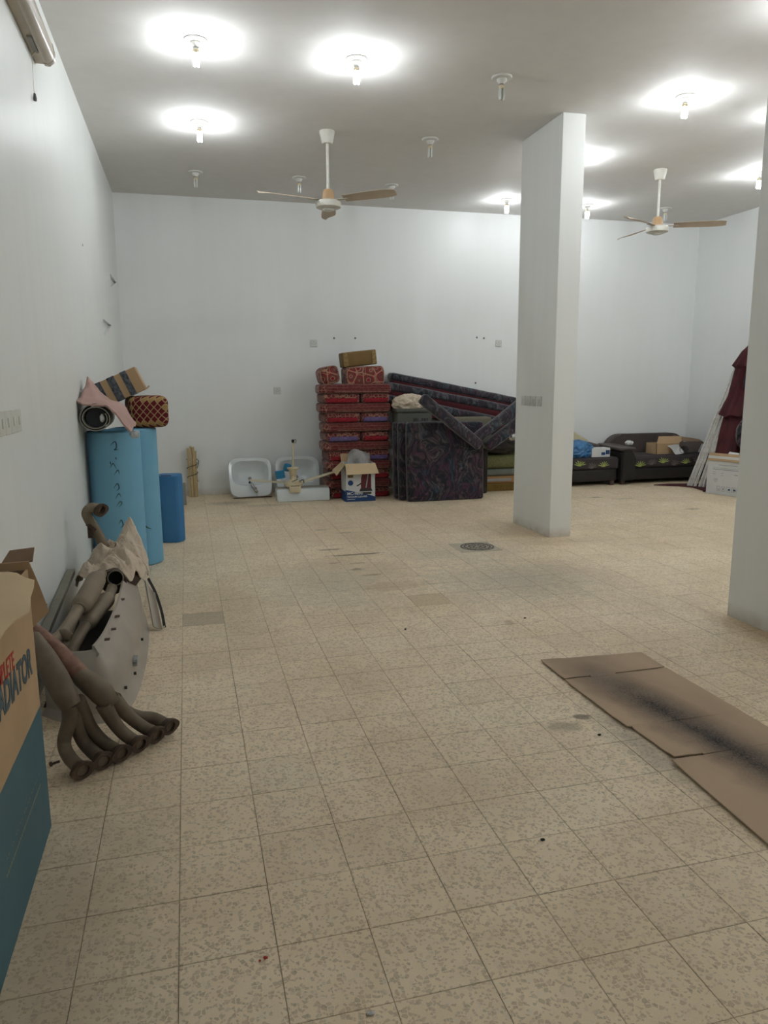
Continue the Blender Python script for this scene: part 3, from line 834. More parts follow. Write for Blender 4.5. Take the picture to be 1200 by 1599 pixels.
bm = NB(); quadsheet(bm, (-.512, 2.50, .905), (-.485, 2.60, .704), (-.60, 2.56, .60), (-.70, 2.48, .905), .004, 4, 4, lambda u, v: .01*math.sin(u*3)); obj('end_flap', bm, M_card, ct)
bm = NB(); quadsheet(bm, (-.60, 2.52, .893), (-.505, 2.52, .90), (-.512, 2.60, .928), (-.587, 2.60, .922), .004, 4, 3); obj('corner_flap', bm, M_card_dk, ct)
bm = NB(); stube(bm, [(-.501, 2.588, .765), (-.499, 2.592, .742), (-.488, 2.60, .728)], [.001, .004, .001], 3, 6); obj('handle_slot', bm, M_black, ct)
MT = Matrix(((0, 0, 1, XF+.0008), (1, 0, 0, 0), (0, 1, 0, 0), (0, 0, 0, 1)))   # text x -> +Y, text y -> +Z, normal -> +X
def ct_text(s, yend, z, size, xs, mat, tilt, bold, name):
    bm = NB()
    m_ = MT.copy(); m_.translation = Vector((XF+.0012, yend, z))
    textmesh(bm, s, m_ @ Matrix.Rotation(R(tilt), 4, 'Z'), size, .0004, bold, xs, 'RIGHT'); obj(name, bm, mat, ct, smooth=False)
ct_text('COMPLETE', 2.185, .668, .072, .80, M_text_red, -4, .001, 'red_lettering')
ct_text('RADIATOR', 2.392, .572, .118, .80, M_text_navy, -4, .004, 'slate_lettering')
bm = NB()
for k in range(26):
    ya_ = 1.90+k*.018
    box(bm, XF+.0006, XF+.0012, ya_, ya_+.012, .205, .212)
    if k % 3: box(bm, XF+.0006, XF+.0012, ya_, ya_+.010, .245, .248)
obj('small_print', bm, M_smallprint, ct, smooth=False)

# ------------------------------------------------------------------ EXHAUST MANIFOLDS
def flange(bm, c, r, nrm, yawz):
    c = Vector(c); n = Vector(nrm).normalized(); u = n.cross(Vector((0, 0, 1))).normalized(); v = u.cross(n)
    ring_o, ring_i, ro2, ri2 = [], [], [], []
    N = 20
    for k in range(N):
        a = 2*PI*k/N; e = 1.35+.38*abs(math.cos(a))**3
        d = math.cos(a)*u*r*e + math.sin(a)*v*r*1.25; i = (math.cos(a)*u + math.sin(a)*v)*r*.84
        ring_o.append(bm.verts.new(c+d)); ring_i.append(bm.verts.new(c+i)); ro2.append(bm.verts.new(c+d-n*.012)); ri2.append(bm.verts.new(c+i-n*.04))
    for k in range(N):
        j = (k+1) % N
        bm.faces.new((ring_o[k], ring_o[j], ring_i[j], ring_i[k])); bm.faces.new((ring_o[k], ro2[k], ro2[j], ring_o[j])); bm.faces.new((ring_i[k], ring_i[j], ri2[j], ri2[k]))
        bm.faces.new((ro2[k], ro2[j], ri2[j], ri2[k]))
    bm.faces.new(ri2).material_index = 1
FN = (.55, -.80, -.10)
def manifold(label, ports, coll, crad, extra=None):
    t = thing('exhaust_manifold', (ports[0][-1][0], ports[0][-1][1], 0), label, 'car part', 'exhaust manifolds by the left wall')
    for p in ports:
        bm = NB(); rr = [.032, .028] + [.0255]*(len(p)-2); stube(bm, p, rr, 6, 16); 
        pp = obj('runner_tube', bm, M_steel, t)
        bm = NB(); e = Vector(p[-1]); d = (e-Vector(p[-2])).normalized()
        nn = (Vector(FN)*.8 + d*.6).normalized()
        flange(bm, e+nn*.010, .028, nn, 0); obj('flange', bm, M_rust, pp, mats=[M_rust, M_black])
    bm = NB(); stube(bm, coll, crad, 6, 20); obj('collector', bm, M_steel, t)
    if extra:
        bm = NB(); stube(bm, extra[0], extra[1], 6, 20); obj('inlet_pipe', bm, M_rustpink, t)
    return t
A_coll = [(-.485, 2.87, .245), (-.505, 2.88, .285), (-.54, 2.92, .345), (-.585, 2.98, .41), (-.64, 3.05, .47)]
manifold('rusty three-port exhaust manifold on the floor right beside the radiator carton',
    [[(-.49, 2.87, .25), (-.497, 2.87, .185), (-.522, 2.87, .10), (-.50, 2.83, .055), (-.445, 2.745, .042)],
     [(-.478, 2.89, .24), (-.478, 2.90, .17), (-.465, 2.91, .09), (-.43, 2.88, .05), (-.378, 2.80, .042)],
     [(-.465, 2.88, .26), (-.452, 2.91, .20), (-.43, 2.93, .12), (-.385, 2.91, .062), (-.315, 2.84, .042)]],
    A_coll, [.038, .045, .047, .042, .036])
manifold('rusty three-port exhaust manifold with a pinkish heat-tinted pipe, right of the other one',
    [[(-.372, 2.90, .225), (-.352, 2.91, .165), (-.325, 2.93, .10), (-.29, 2.93, .058), (-.25, 2.90, .042)],
     [(-.35, 2.93, .235), (-.318, 2.96, .175), (-.28, 2.99, .11), (-.24, 3.0, .065), (-.188, 2.965, .042)],
     [(-.345, 3.0, .20), (-.31, 3.03, .13), (-.26, 3.06, .085), (-.20, 3.07, .065), (-.138, 3.02, .045)]],
    [(-.350, 2.92, .215), (-.378, 2.92, .262), (-.42, 2.94, .30), (-.465, 2.97, .325)], [.036, .046, .044, .034],
    ([(-.455, 2.965, .318), (-.48, 2.99, .34), (-.55, 3.05, .40), (-.63, 3.12, .455), (-.68, 3.16, .48)], [.036, .039, .039, .037, .036]))
t = thing('oxygen_sensor', (-.47, 2.80, .03), 'small dark threaded bolt stud under the nearest manifold tube', 'bolt')
bm = NB(); tube(bm, [(-.56, 2.80, .052), (-.53, 2.80, .060)], .005, 8); obj('shank', bm, M_rust, t)
bm = NB(); tube(bm, [(-.565, 2.80, .051), (-.557, 2.80, .053)], .009, 6); obj('head', bm, M_rust, t)

# ------------------------------------------------------------------ BUMPER
t = thing('car_bumper', (-.45, 4.0, 0), 'dusty silver car bumper lying on the floor along the left wall', 'car part')
path = [(-.70, 3.38), (-.62, 3.30), (-.52, 3.24), (-.42, 3.225), (-.345, 3.28), (-.305, 3.42), (-.285, 3.65), (-.275, 3.95), (-.28, 4.3), (-.30, 4.6), (-.34, 4.9)]
sp = spline([(a, b, 0) for a, b in path], 5)
prof = [(0.03, 0.0), (0.0, .03), (.0, .12), (-.012, .17), (-.03, .195), (-.062, .235), (-.092, .262), (-.102, .262), (-.098, .245)]
g = []
for i, p in enumerate(sp):
    a = sp[min(i+1, len(sp)-1)] - sp[max(i-1, 0)]; a.normalize(); nrm = Vector((a.y, -a.x, 0))
    f = i/(len(sp)-1); hh = 1.0+.30*math.sin(min(1, f*1.2)*PI*.5)
    g.append([p + nrm*(-.03+o_*1.0) + Vector((0, 0, z*hh)) for o_, z in prof])
bm = NB(); sheet(bm, g, .006); obj('bumper_skin', bm, M_bumper, t)
for yy in (3.38, 3.52, 3.72, 4.02):
    bm = NB(); box(bm, -.010, .012, -.012, .012, -.002, .003, mtx=TR((-.385 if yy > 3.5 else -.40, yy, .262*1.25)))
    obj('mounting_tab', bm, M_rust, t, smooth=False)
for dz in (.0, .022):
    bm = NB(); box(bm, -.315, -.296, 3.60, 3.66, .105+dz, .117+dz); obj('clip', bm, M_greyboard, t, smooth=False)
for (x, y, z) in ((-.302, 3.52, .10), (-.292, 3.95, .12), (-.334, 3.38, .09)):
    bm = NB(); box(bm, x-.006, x+.006, y-.005, y+.005, z-.006, z+.006); obj('fixing_hole', bm, M_black, t, smooth=False)
# dark sheets that paint in the shade inside the bumper
bm = NB(); g = []
pin = [(-.100, .244), (-.080, .222), (-.045, .185), (-.02, .15), (-.012, .10), (-.02, .03), (-.06, .012), (-.16, .012), (-.26, .014)]
for i, p in enumerate(sp[4:]):
    i += 4; a = sp[min(i+1, len(sp)-1)] - sp[max(i-1, 0)]; a.normalize(); nrm = Vector((a.y, -a.x, 0)); f = i/(len(sp)-1); hh = 1.0+.30*math.sin(min(1, f*1.2)*PI*.5)
    if p.y < 3.45 and p.x < -.4: continue
    g.append([p + nrm*(-.03+o_) + Vector((0, 0, z*hh)) for o_, z in pin])
sheet(bm, g, -.004); obj('inner_shade', bm, M_inner_dk, t)
bm = NB(); quadsheet(bm, (-.70, 3.45, .012), (-.52, 3.45, .012), (-.52, 4.9, .012), (-.72, 4.9, .012), .006, 4, 8); obj('bottom_shade', bm, M_inner_dk, t)  # dark sheet standing in for shade between beam and pipes
bm = NB(); stube(bm, [(-.60, 3.40, .10), (-.50, 3.48, .13), (-.42, 3.62, .16), (-.40, 3.9, .17)], .012, 5, 8); stube(bm, [(-.62, 3.44, .06), (-.52, 3.55, .09), (-.44, 3.7, .12)], .010, 5, 8); obj('reinforcement_rod', bm, M_beam, t)

# side trim (white wedge with black edge)
t = thing('mud_flap', (-.22, 4.6, 0), 'grey wedge-shaped wheel arch panel with a black edge beside the bumper', 'car part')
bm = NB(); quadsheet(bm, (-.305, 4.60, .27), (-.245, 4.57, .20), (-.208, 4.44, .004), (-.262, 4.43, .03), .008, 6, 6, lambda u, v: .01*math.sin(u*PI)); obj('panel', bm, M_bumper, t)
bm = NB(); g = []
pts = spline([(-.292, 4.66, .27), (-.250, 4.60, .19), (-.218, 4.53, .09), (-.205, 4.48, .012)], 5)
for p in pts: g.append([p, p+Vector((.014, .006, .002)), p+Vector((.017, .008, -.02))])
sheet(bm, g, .006); obj('rubber_edge', bm, M_black, t)

# galvanised beam against the wall
t = single('steel_beam', (lambda b: (prism(b, [(-.738, 3.45, .245), (-.695, 3.45, .245), (-.695, 3.45, .275), (-.738, 3.45, .275)], (.0, 1.15, .10)), b)[1])(NB()), M_beam, (-.70, 3.9, .2),
           'grey channel beam leaning along the left wall behind the pipes', 'beam', smooth=False)
# ------------------------------------------------------------------ EXHAUST PIPES WITH RESONATORS
t = thing('exhaust_pipe', (-.55, 3.6, 0), 'bent exhaust pipe with a fat resonator, higher of the pair inside the bumper', 'car part', 'exhaust pipes inside the bumper')
bm = NB(); stube(bm, [(-.50, 4.20, .43), (-.505, 4.05, .435), (-.53, 3.88, .42), (-.575, 3.68, .36), (-.61, 3.52, .325), (-.64, 3.42, .33), (-.72, 3.36, .345)], .029, 6, 18); obj('pipe', bm, M_steel2, t)
bm = NB(); stube(bm, [(-.505, 4.07, .447), (-.508, 4.02, .442), (-.525, 3.86, .415), (-.55, 3.76, .385), (-.557, 3.73, .378)], [.030, .049, .051, .050, .030], 5, 22); obj('resonator', bm, M_steel2, t)
bm = NB(); stube(bm, [(-.59, 3.50, .30), (-.60, 3.46, .28), (-.605, 3.45, .22)], .024, 5, 14); stube(bm, [(-.60, 3.50, .33), (-.585, 3.47, .335), (-.56, 3.46, .325)], [.028, .026, .018], 4, 12); obj('side_outlet', bm, M_steel, t)
t = thing('exhaust_pipe', (-.50, 3.6, 0), 'second exhaust pipe with a resonator, lower and to the right inside the bumper', 'car part', 'exhaust pipes inside the bumper')
bm = NB(); stube(bm, [(-.455, 4.25, .33), (-.465, 4.05, .325), (-.51, 3.85, .31), (-.565, 3.65, .25), (-.59, 3.50, .19), (-.605, 3.40, .12)], .029, 6, 18); obj('pipe', bm, M_steel2, t)
bm = NB(); stube(bm, [(-.462, 4.08, .33), (-.468, 4.04, .325), (-.505, 3.87, .312), (-.528, 3.78, .292), (-.536, 3.75, .284)], [.030, .044, .046, .044, .030], 5, 22); obj('resonator', bm, M_steel2, t)
bm = NB(); quadsheet(bm, (-.605, 3.47, .262), (-.595, 3.46, .232), (-.475, 3.42, .175), (-.475, 3.44, .225), .006, 3, 5)
bm2 = obj('hanger_bracket', bm, M_bracket, t)
# ------------------------------------------------------------------ MUFFLER WRAPPED IN CLOTH
t = thing('wrapped_muffler', (-.48, 4.6, 0), 'muffler bundled in crumpled dusty off-white cloth resting on the bumper', 'car part')
bm = NB(); hollow(bm, [(-.437, 4.27, .385), (-.46, 4.60, .30)], .043, .004, 24); obj('tail_pipe', bm, M_beam, t)
bm = NB(); lathe(bm, [(0, 0), (.039, 0)], mtx=TR((-.443, 4.36, .362), (104, 0, 0)), n=20); obj('pipe_bore', bm, M_black, t)
bm = NB(); tube(bm, [(-.458, 4.37, .335), (-.468, 4.46, .33)], [.070, .078], 24); obj('end_plate', bm, M_rust, t)
def cloth_z(x, y):
    def gs(cx, cy, sx, sy, h, a=0):
        c, q = math.cos(a), math.sin(a); dx, dy = x-cx, y-cy; u, v = dx*c+dy*q, -dx*q+dy*c
        return h*math.exp(-(abs(u/sx)**2.4 + abs(v/sy)**2.4))
    z = .265 + max(gs(-.435, 4.62, .150, .42, .185), gs(-.40, 4.95, .12, .22, .27), gs(-.62, 4.50, .13, .22, .15), gs(-.52, 4.80, .15, .20, .20), gs(-.40, 4.98, .09, .14, .31))
    n1 = noise.noise(Vector((x*9+y*5, y*2.2-x*2, 1.3))); n2 = noise.noise(Vector((x*18+y*13, y*5-x*9, 4.1))); n3 = noise.noise(Vector((x*30-y*24, y*16+x*9, 8.1)))
    return z + .055*(.5-abs(n1)*1.6) + .030*(.5-abs(n2)*1.7) + .012*(.5-abs(n3)*1.6)
bm = NB(); g = []
NR, NA = 34, 96
for a in range(NA+1):
    th_ = 2*PI*(a % NA)/NA; row = []
    rag = 1+.13*noise.noise(Vector((math.cos(th_)*2.2, math.sin(th_)*2.2, 3)))+.07*noise.noise(Vector((math.cos(th_)*7, math.sin(th_)*7, 9)))
    for r_ in range(1, NR+1):
        f = r_/NR; rx, ry = .245*rag, .41*rag
        x = -.475+rx*f*math.cos(th_)*(1 if math.cos(th_) < 0 else .76); y = 4.77+ry*f*math.sin(th_); x = max(x, -.736)
        row.append((x, y, cloth_z(x, y)-.07*f**6))
    g.append(row)
sheet(bm, g, -.006); bmesh.ops.remove_doubles(bm, verts=bm.verts, dist=.0002)
obj('cloth_wrap', bm, M_cloth, t, angle=70)
bm = NB(); blob(bm, (-.44, 4.70, .30), (.125, .27, .085), .08, 1.5, 3, 4); obj('muffler_can', bm, M_rust, t)
# elbow pipe
t = thing('exhaust_elbow', (-.58, 4.75, .5), 'bent exhaust elbow with a round bolted flange sticking up beside the blue roll', 'car part')
bm = NB(); stube(bm, [(-.54, 4.80, .45), (-.575, 4.78, .55), (-.615, 4.76, .64), (-.625, 4.75, .685), (-.60, 4.74, .715), (-.565, 4.73, .715), (-.545, 4.725, .705)], .030, 6, 18); obj('elbow', bm, M_steel2, t)
bm = NB(); flange(bm, (-.532, 4.72, .700), .034, (.75, -.55, -.25), 0); obj('flange', bm, M_rust, t, mats=[M_rust, M_black])
bm = NB(); tube(bm, [(-.612, 4.755, .585), (-.598, 4.76, .60)], .034, 16); box(bm, -.625, -.60, 4.73, 4.75, .53, .61); obj('clamp', bm, M_rust, t)

# ------------------------------------------------------------------ BLUE FOAM ROLLS
def roll(name, c, r, h, mat, label, turns=True):
    t = thing(name, (c[0], c[1], 0), label, 'foam roll')
    bm = NB(); lathe(bm, [(r*.5, 0), (r-.01, 0), (r, .01), (r, h-.01), (r-.01, h), (r*.55, h), (r*.5, h-.03), (r*.5, h-.3)], c[0], c[1], 0, 48); obj('outer_turn', bm, mat, t)
    for q, rr in enumerate((.85, .68)):
        bm = NB(); lathe(bm, [(r*rr, h-.001), (r*rr, h+.004), (r*rr-.012, h+.004), (r*rr-.012, h-.001)], c[0], c[1], 0, 40); obj('inner_turn', bm, mat, t)
    return t
r1 = roll('foam_roll', (-.548, 5.92), .192, 1.115, M_blue, 'tall pale blue foam roll in front, with green marker scribbles')
def scrib(pts, m, yc=5.92, xc=-.548, rr=.193):
    bm = NB(); P = []
    for x, z in pts:
        yy = yc - math.sqrt(max(0, rr*rr-(x-xc)**2)); P.append((x, yy, z))
    stube(bm, P, [.0008]+[.0035]*(len(P)-2)+[.0008] if len(P) > 2 else .003, 4, 5)
    obj('marker_stroke', bm, m, r1)
XM = -.515
scrib([(XM-.04, 1.02), (XM-.005, 1.045), (XM+.0, 1.0), (XM-.015, .985), (XM+.015, .985)], M_greenk)
scrib([(XM-.01, .93), (XM-.006, .915)], M_greenk); scrib([(XM-.05, .90), (XM-.048, .88)], M_greenk)
scrib([(XM-.055, .85), (XM-.03, .885), (XM-.01, .84)], M_greenk); scrib([(XM-.03, .80), (XM+.0, .835), (XM+.01, .80)], M_greenk)
scrib([(XM-.04, .70), (XM-.01, .735), (XM+.0, .70), (XM-.02, .68)], M_greenk); scrib([(XM-.03, .62), (XM-.005, .66), (XM+.01, .63)], M_greenk)
scrib([(XM-.03, .565), (XM-.0, .60), (XM+.012, .585), (XM-.01, .555)], M_green); scrib([(XM-.02, .43), (XM+.0, .46), (XM+.01, .42), (XM-.01, .40)], M_greenk)
r2 = roll('foam_roll', (-.435, 6.30), .185, 1.11, M_blue, 'tall pale blue foam roll behind the scribbled one, under the diamond pouf')
bm = NB(); stube(bm, [(-.375, 6.13, .34), (-.362, 6.12, .325), (-.345, 6.14, .31), (-.325, 6.15, .30)], [.001, .005, .004, .001], 4, 5); obj('marker_stroke', bm, M_green, r2)
t = thing('foam_block', (-.17, 7.1, 0), 'shorter dark blue folded foam sheet standing right of the tall rolls', 'foam roll')
out = [(-.275, 7.01), (-.16, 6.985), (-.125, 6.995), (-.075, 7.06), (-.075, 7.19), (-.11, 7.24), (-.26, 7.25), (-.30, 7.2), (-.30, 7.05)]
bm = NB(); prism(bm, [(a, b, 0) for a, b in out], (0, 0, .625)); bmesh.ops.bevel(bm, geom=[e for e in bm.edges], offset=.008, segments=2, affect='EDGES'); obj('outer_fold', bm, M_blue2, t, angle=30)
bm = NB(); prism(bm, [(-.265, 7.035, .6255), (-.17, 7.015, .6255), (-.17, 7.03, .6255), (-.26, 7.05, .6255)], (0, 0, .004)); obj('fold_gap', bm, M_black, t, smooth=False)

# things on the rolls
t = thing('vinyl_roll', (-.63, 5.6, 1.1), 'rolled grey vinyl flooring with dark core lying on the pale blue roll', 'roll')
bm = NB(); g = []
for i in range(61):
    a = -.55+i/60*2*PI*1.9; rr = .072+.028*i/60+(.012 if i > 52 else 0)*((i-52)/8)
    x = -.628+rr*1.12*math.cos(-a); z = 1.222+rr*.98*math.sin(-a)
    g.append([(x, 5.58, z), (x-.01, 6.05, z)])
sheet(bm, g, .008); obj('vinyl_sheet', bm, M_vinyl, t)
bm = NB(); tube(bm, [(-.632, 5.66, 1.222), (-.636, 6.0, 1.222)], .070, 28); obj('dark_face', bm, M_vinyl_in, t)
bm = NB(); blob(bm, (-.585, 5.61, 1.222), (.018, .03, .03), .1, 2, 1, 3); obj('paper_plug', bm, M_paper, t)
t = NB(); g = []
cr = [((-.742, 1.37), (-.735, 1.37)), ((-.735, 1.45), (-.72, 1.50)), ((-.69, 1.335), (-.655, 1.45)), ((-.60, 1.33), (-.61, 1.385)), ((-.50, 1.30), (-.53, 1.335)), ((-.44, 1.22), (-.445, 1.27)), ((-.40, 1.135), (-.385, 1.17))]
def lp(L, u):
    k = min(int(u*(len(L)-1)), len(L)-2); f = u*(len(L)-1)-k
    return [L[k][q]+(L[k+1][q]-L[k][q])*f for q in (0, 1)]
lo = [(-.735, 1.345), (-.70, 1.325), (-.62, 1.315), (-.55, 1.318), (-.49, 1.265), (-.45, 1.20), (-.395, 1.125)]
hi = [(-.730, 1.42), (-.70, 1.505), (-.665, 1.49), (-.62, 1.40), (-.53, 1.345), (-.44, 1.285), (-.375, 1.165)]
for i in range(25):
    u = i/24; a = lp(lo, u); b = lp(hi, u)
    row = []
    for j in range(7):
        v = j/6; x = a[0]+(b[0]-a[0])*v; z = a[1]+(b[1]-a[1])*v
        row.append((x, 5.56+.34*v+.015*math.sin(i*1.1+j), z+.012*math.sin(i*.9+j*1.7)*v))
    g.append(row)
sheet(t, g, .012)
single('underlay_sheet', t, M_pink, (-.6, 5.7, 1.3), 'pink felt underlay draped over the rolled vinyl', 'underlay')
bm = NB(); blob(bm, (-.375, 5.66, 1.10), (.028, .02, .024), .5, 2.5, 4, 3, ridge=True)
single('plastic_scrap', bm, M_bag, (-.37, 5.66, 1.1), 'scrap of clear plastic at the tip of the pink underlay', 'plastic')

# diamond pouf
t = thing('diamond_pouf', (-.31, 6.25, 1.12), 'round pouf in maroon and gold diamond fabric on the rear blue roll', 'pouf')
bm = NB(); cushion(bm, .30, .30, .245, .05, .006, .002, 3, TR((-.315, 6.30, 1.242), (0, 0, 12)), 6); obj('pouf_body', bm, M_diamond, t)
bm = NB()
# taped parcel
t = thing('taped_parcel', (-.5, 6.3, 1.4), 'small brown parcel with dark printed tape tilted above the blue rolls', 'box')
mt = TR((-.512, 6.28, 1.432), (0, -24, 0))
bm = NB(); box(bm, -.185, .185, -.12, .12, -.095, .095, .004, 1, mt); obj('carton_body', bm, M_card, t)
for xx, w_ in ((-.130, .055), (-.02, .06), (.085, .05)):
    bm = NB(); box(bm, xx-w_/2, xx+w_/2, -.1225, .1225, -.0975, .0975, .002, 1, mt); obj('tape_band', bm, M_tape, t)
bm = NB(); quadsheet(bm, mt @ Vector((.183, -.12, -.096)), mt @ Vector((.183, .12, -.096)), mt @ Vector((.215, .12, -.08)), mt @ Vector((.215, -.12, -.08)), .003, 2, 2); obj('loose_flap', bm, M_card_in, t)

# ------------------------------------------------------------------ TIMBER BUNDLE and boards
t = thing('timber_bundle', (.03, 9.85, 0), 'bundle of pale timber battens tied with black cord by the back wall', 'timber')
for k, (dx, dy, h) in enumerate(((-.045, 0, .64), (-.012, -.015, .665), (.022, -.012, .655), (.045, .01, .60), (0, .02, .65))):
    bm = NB(); box(bm, .03+dx-.014, .03+dx+.014, 9.86+dy-.012, 9.86+dy+.012, 0, h, .001, 1); obj('batten', bm, M_wood, t)
bm = NB(); P = []
for i in range(41):
    a = i/40*2*PI*2.5; P.append((.03+.068*math.cos(a), 9.86+.045*math.sin(a), .20+.30*i/40))
tube(bm, P, .004, 6); P = [(.09, 9.83, .50), (.115, 9.82, .47), (.105, 9.82, .42), (.09, 9.83, .38)]; stube(bm, P, .004, 4, 6); obj('cord', bm, M_black, t)
bm = NB(); box(bm, -.20, -.06, 9.22, 9.26, 0, .27, .003, 1); single('grey_board', bm, M_greyboard, (-.13, 9.24, 0), 'grey board standing behind the short blue foam block', 'board')
bm = NB(); box(bm, -.19, -.095, 8.62, 8.635, 0, .15, .002, 1); single('white_board', bm, M_paper, (-.14, 8.63, 0), 'small white board behind the short blue foam block, in front of the grey one', 'board')

# ------------------------------------------------------------------ WASHBASINS
def basin(loc, wd, ht, tilt, label, rz=0, faucet=False):
    t = thing('washbasin', loc, label, 'washbasin', 'old washbasins leaning on the back wall')
    mt = Matrix.Translation(loc) @ Matrix.Rotation(R(rz), 4, 'Z') @ Matrix.Rotation(R(90-tilt), 4, 'X')
    # local: x across, y up the face, z out of the face
    def outline(sx, top, bot, k, n=56, taper=.10):
        P = []
        for q in range(n):
            a = 2*PI*q/n; c, s = math.cos(a), math.sin(a)
            e = 2/k
            x = math.copysign(abs(c)**e, c); y = math.copysign(abs(s)**e, s)
            yy = (bot+top)/2 + y*(top-bot)/2
            x *= 1-taper*(1-(y+1)/2)*.6 - (.0 if y < .6 else .06*(y-.6))
            P.append((x*sx, yy))
        return P
    rings = [(outline(wd/2, ht, 0, 5), -.15, .6), (outline(wd/2, ht, 0, 5), -.02, 1), (outline(wd/2-.006, ht-.006, .006, 5), 0, 1), (outline(wd/2-.04, ht-.045, .155, 3.6), -.002, 1),
             (outline(wd/2-.055, ht-.06, .165, 3.4), -.02, 1), (outline(wd/2-.09, ht-.10, .18, 2.8), -.075, 1), (outline(wd/2-.15, ht-.16, .21, 2.4), -.11, 1), (outline(.03, .31, .25, 2), -.12, 1)]
    bm = NB(); R_ = []
    for P, z, sc_ in rings:
        cy_ = ht/2
        R_.append([bm.verts.new(mt @ Vector((x*sc_, cy_+(y-cy_)*(sc_ if sc_ != 1 else 1), z))) for x, y in P])
    n = len(R_[0])
    for a, b in zip(R_, R_[1:]):
        for q in range(n): bm.faces.new((a[q], a[(q+1) % n], b[(q+1) % n], b[q]))
    bm.faces.new(R_[0])
    bm.faces.new(R_[-1])
    obj('basin_body', bm, M_ceramic, t)
    bm = NB(); lathe(bm, [(0, .002), (.018, .003), (.024, .0), (.024, -.004)], mtx=mt @ Matrix.Translation((0, .28, -.118)), n=20); obj('waste_hole', bm, M_greyboard, t)
    bm = NB(); lathe(bm, [(0, .001), (.017, .001), (.018, -.002)], mtx=mt @ Matrix.Translation((-.01 if faucet else 0, .205 if faucet else .08, -.03 if faucet else .001)), n=18); obj('tap_hole', bm, M_black, t)
    if faucet:
        bm = NB()
        a = [mt @ Vector(p) for p in ((.0, .20, -.01), (.012, .165, .03), (.03, .11, .045), (.05, .065, .045))]
        stube(bm, a, [.010, .018, .017, .012], 4, 12)
        a = [mt @ Vector(p) for p in ((.03, .12, .045), (.05, .10, .065), (.06, .07, .06))]
        stube(bm, a, [.014, .018, .01], 4, 12)
        f_ = obj('tap', bm, M_chrome, t)
        bm = NB(); a = [mt @ Vector(p) for p in ((.045, .08, .055), (.062, .05, .075))]
        tube(bm, a, [.020, .022], 10); obj('tap_knob', bm, M_chrome, f_)
    bm = NB()
    quadsheet(bm, mt @ Vector((-wd/2+.05, .002, .02)), mt @ Vector((wd/2-.02, .012, .015)), mt @ Vector((wd/2-.03, .012, -.14)), mt @ Vector((-wd/2+.06, .0, -.14)), .006, 6, 3)
    obj('rear_lip', bm, M_bumper, t)
    return t
basin((.755, 9.53, .012), .57, .535, 22, 'white washbasin leaning on the back wall, with a chrome tap lying in it', 0, True)
basin((1.375, 9.53, .012), .60, .535, 22, 'white washbasin leaning on the back wall behind the upright white fan')
# trough / pedestal lying in front
t = thing('basin_pedestal', (1.36, 9.1, 0), 'white ceramic washbasin pedestal lying on its side in front of the second basin', 'pedestal')
bm = NB(); pr = [(9.07, 0), (9.06, .01), (9.055, .12), (9.075, .155), (9.12, .170), (9.22, .170), (9.27, .15), (9.28, .01), (9.27, 0)]
prism(bm, [(1.03, a, b) for a, b in pr], (.66, 0, 0)); bmesh.ops.bevel(bm, geom=[e for e in bm.edges if abs(e.verts[0].co.x-e.verts[1].co.x) < .01], offset=.01, segments=2, affect='EDGES')
obj('pedestal_shell', bm, M_ceramic, t, angle=35)
bm = NB(); box(bm, 1.032, 1.688, 9.10, 9.24, .1695, .1725); obj('dust_film', bm, M_bumper, t, smooth=False)
# spare fan
fx_, fy_, fz = 1.245, 9.15, .175
t = thing('spare_ceiling_fan', (fx_, fy_, .17), 'cream ceiling fan stood upright on the pedestal, rod pointing up', 'fan')
bm = NB(); tube(bm, [(fx_, fy_, fz+.2), (fx_+.01, fy_, fz+.565)], .012, 12); obj('rod', bm, M_cream, t)
bm = NB(); lathe(bm, [(0, .02), (.015, .02), (.02, 0), (.014, -.02), (0, -.02)], fx_+.01, fy_, fz+.575, 14); stube(bm, [(fx_+.01, fy_-.01, fz+.575), (fx_+.04, fy_-.02, fz+.60), (fx_+.045, fy_-.02, fz+.57), (fx_+.03, fy_-.02, fz+.55)], .004, 4, 6); obj('rod_wiring', bm, M_black, t)
bm = NB(); lathe(bm, [(0, .25), (.072, .25), (.074, .235), (.055, .215), (.042, .15), (.03, .135), (0, .135)], fx_, fy_, fz, 28); obj('canopy', bm, M_cream, t)
bm = NB(); lathe(bm, [(0, .14), (.04, .14), (.045, .10), (.075, .085), (.115, .055), (.118, .02), (.09, .0), (0, 0)], fx_, fy_, fz, 32); obj('motor_housing', bm, M_cream, t)
bm = NB(); box(bm, fx_-.065, fx_+.075, fy_-.14, fy_-.05, fz-.055, fz+.035, .006, 2); obj('blade_clamp', bm, M_cream, t)
bm = NB(); box(bm, fx_-.05, fx_+.06, fy_-.143, fy_-.138, fz+.028, fz+.034); stube(bm, [(fx_+.06, fy_-.09, fz+.08), (fx_+.11, fy_-.10, fz+.10), (fx_+.12, fy_-.1, fz+.06)], .006, 4, 6); stube(bm, [(fx_-.03, fy_-.1, fz+.08), (fx_+.01, fy_-.12, fz+.10), (fx_+.04, fy_-.11, fz+.11)], .005, 4, 6); obj('loose_wires', bm, M_black, t)
for (a0, a1, z0, z1, w0) in ((-.09, -.54, .05, .10, .05), (.10, .54, .05, .175, .05)):
    bm = NB(); quadsheet(bm, (fx_+a0, fy_-.04, fz+z0), (fx_+a1, fy_+.02-.06, fz+z1), (fx_+a1, fy_+.10-.06, fz+z1+.012), (fx_+a0, fy_+.06, fz+z0+.012), .004, 8, 3, lambda u, v: .004*math.sin(v*PI)); obj('blade', bm, M_cream, t)
bm = NB(); box(bm, -.06, .05, -.035, .035, 0, .10, .004, 1, TR((1.10, 9.20, .285), (0, -8, 0))); box(bm, -.035, .06, -.03, .03, .09, .19, .02, 2, TR((1.14, 9.20, .285), (0, 12, 0)))
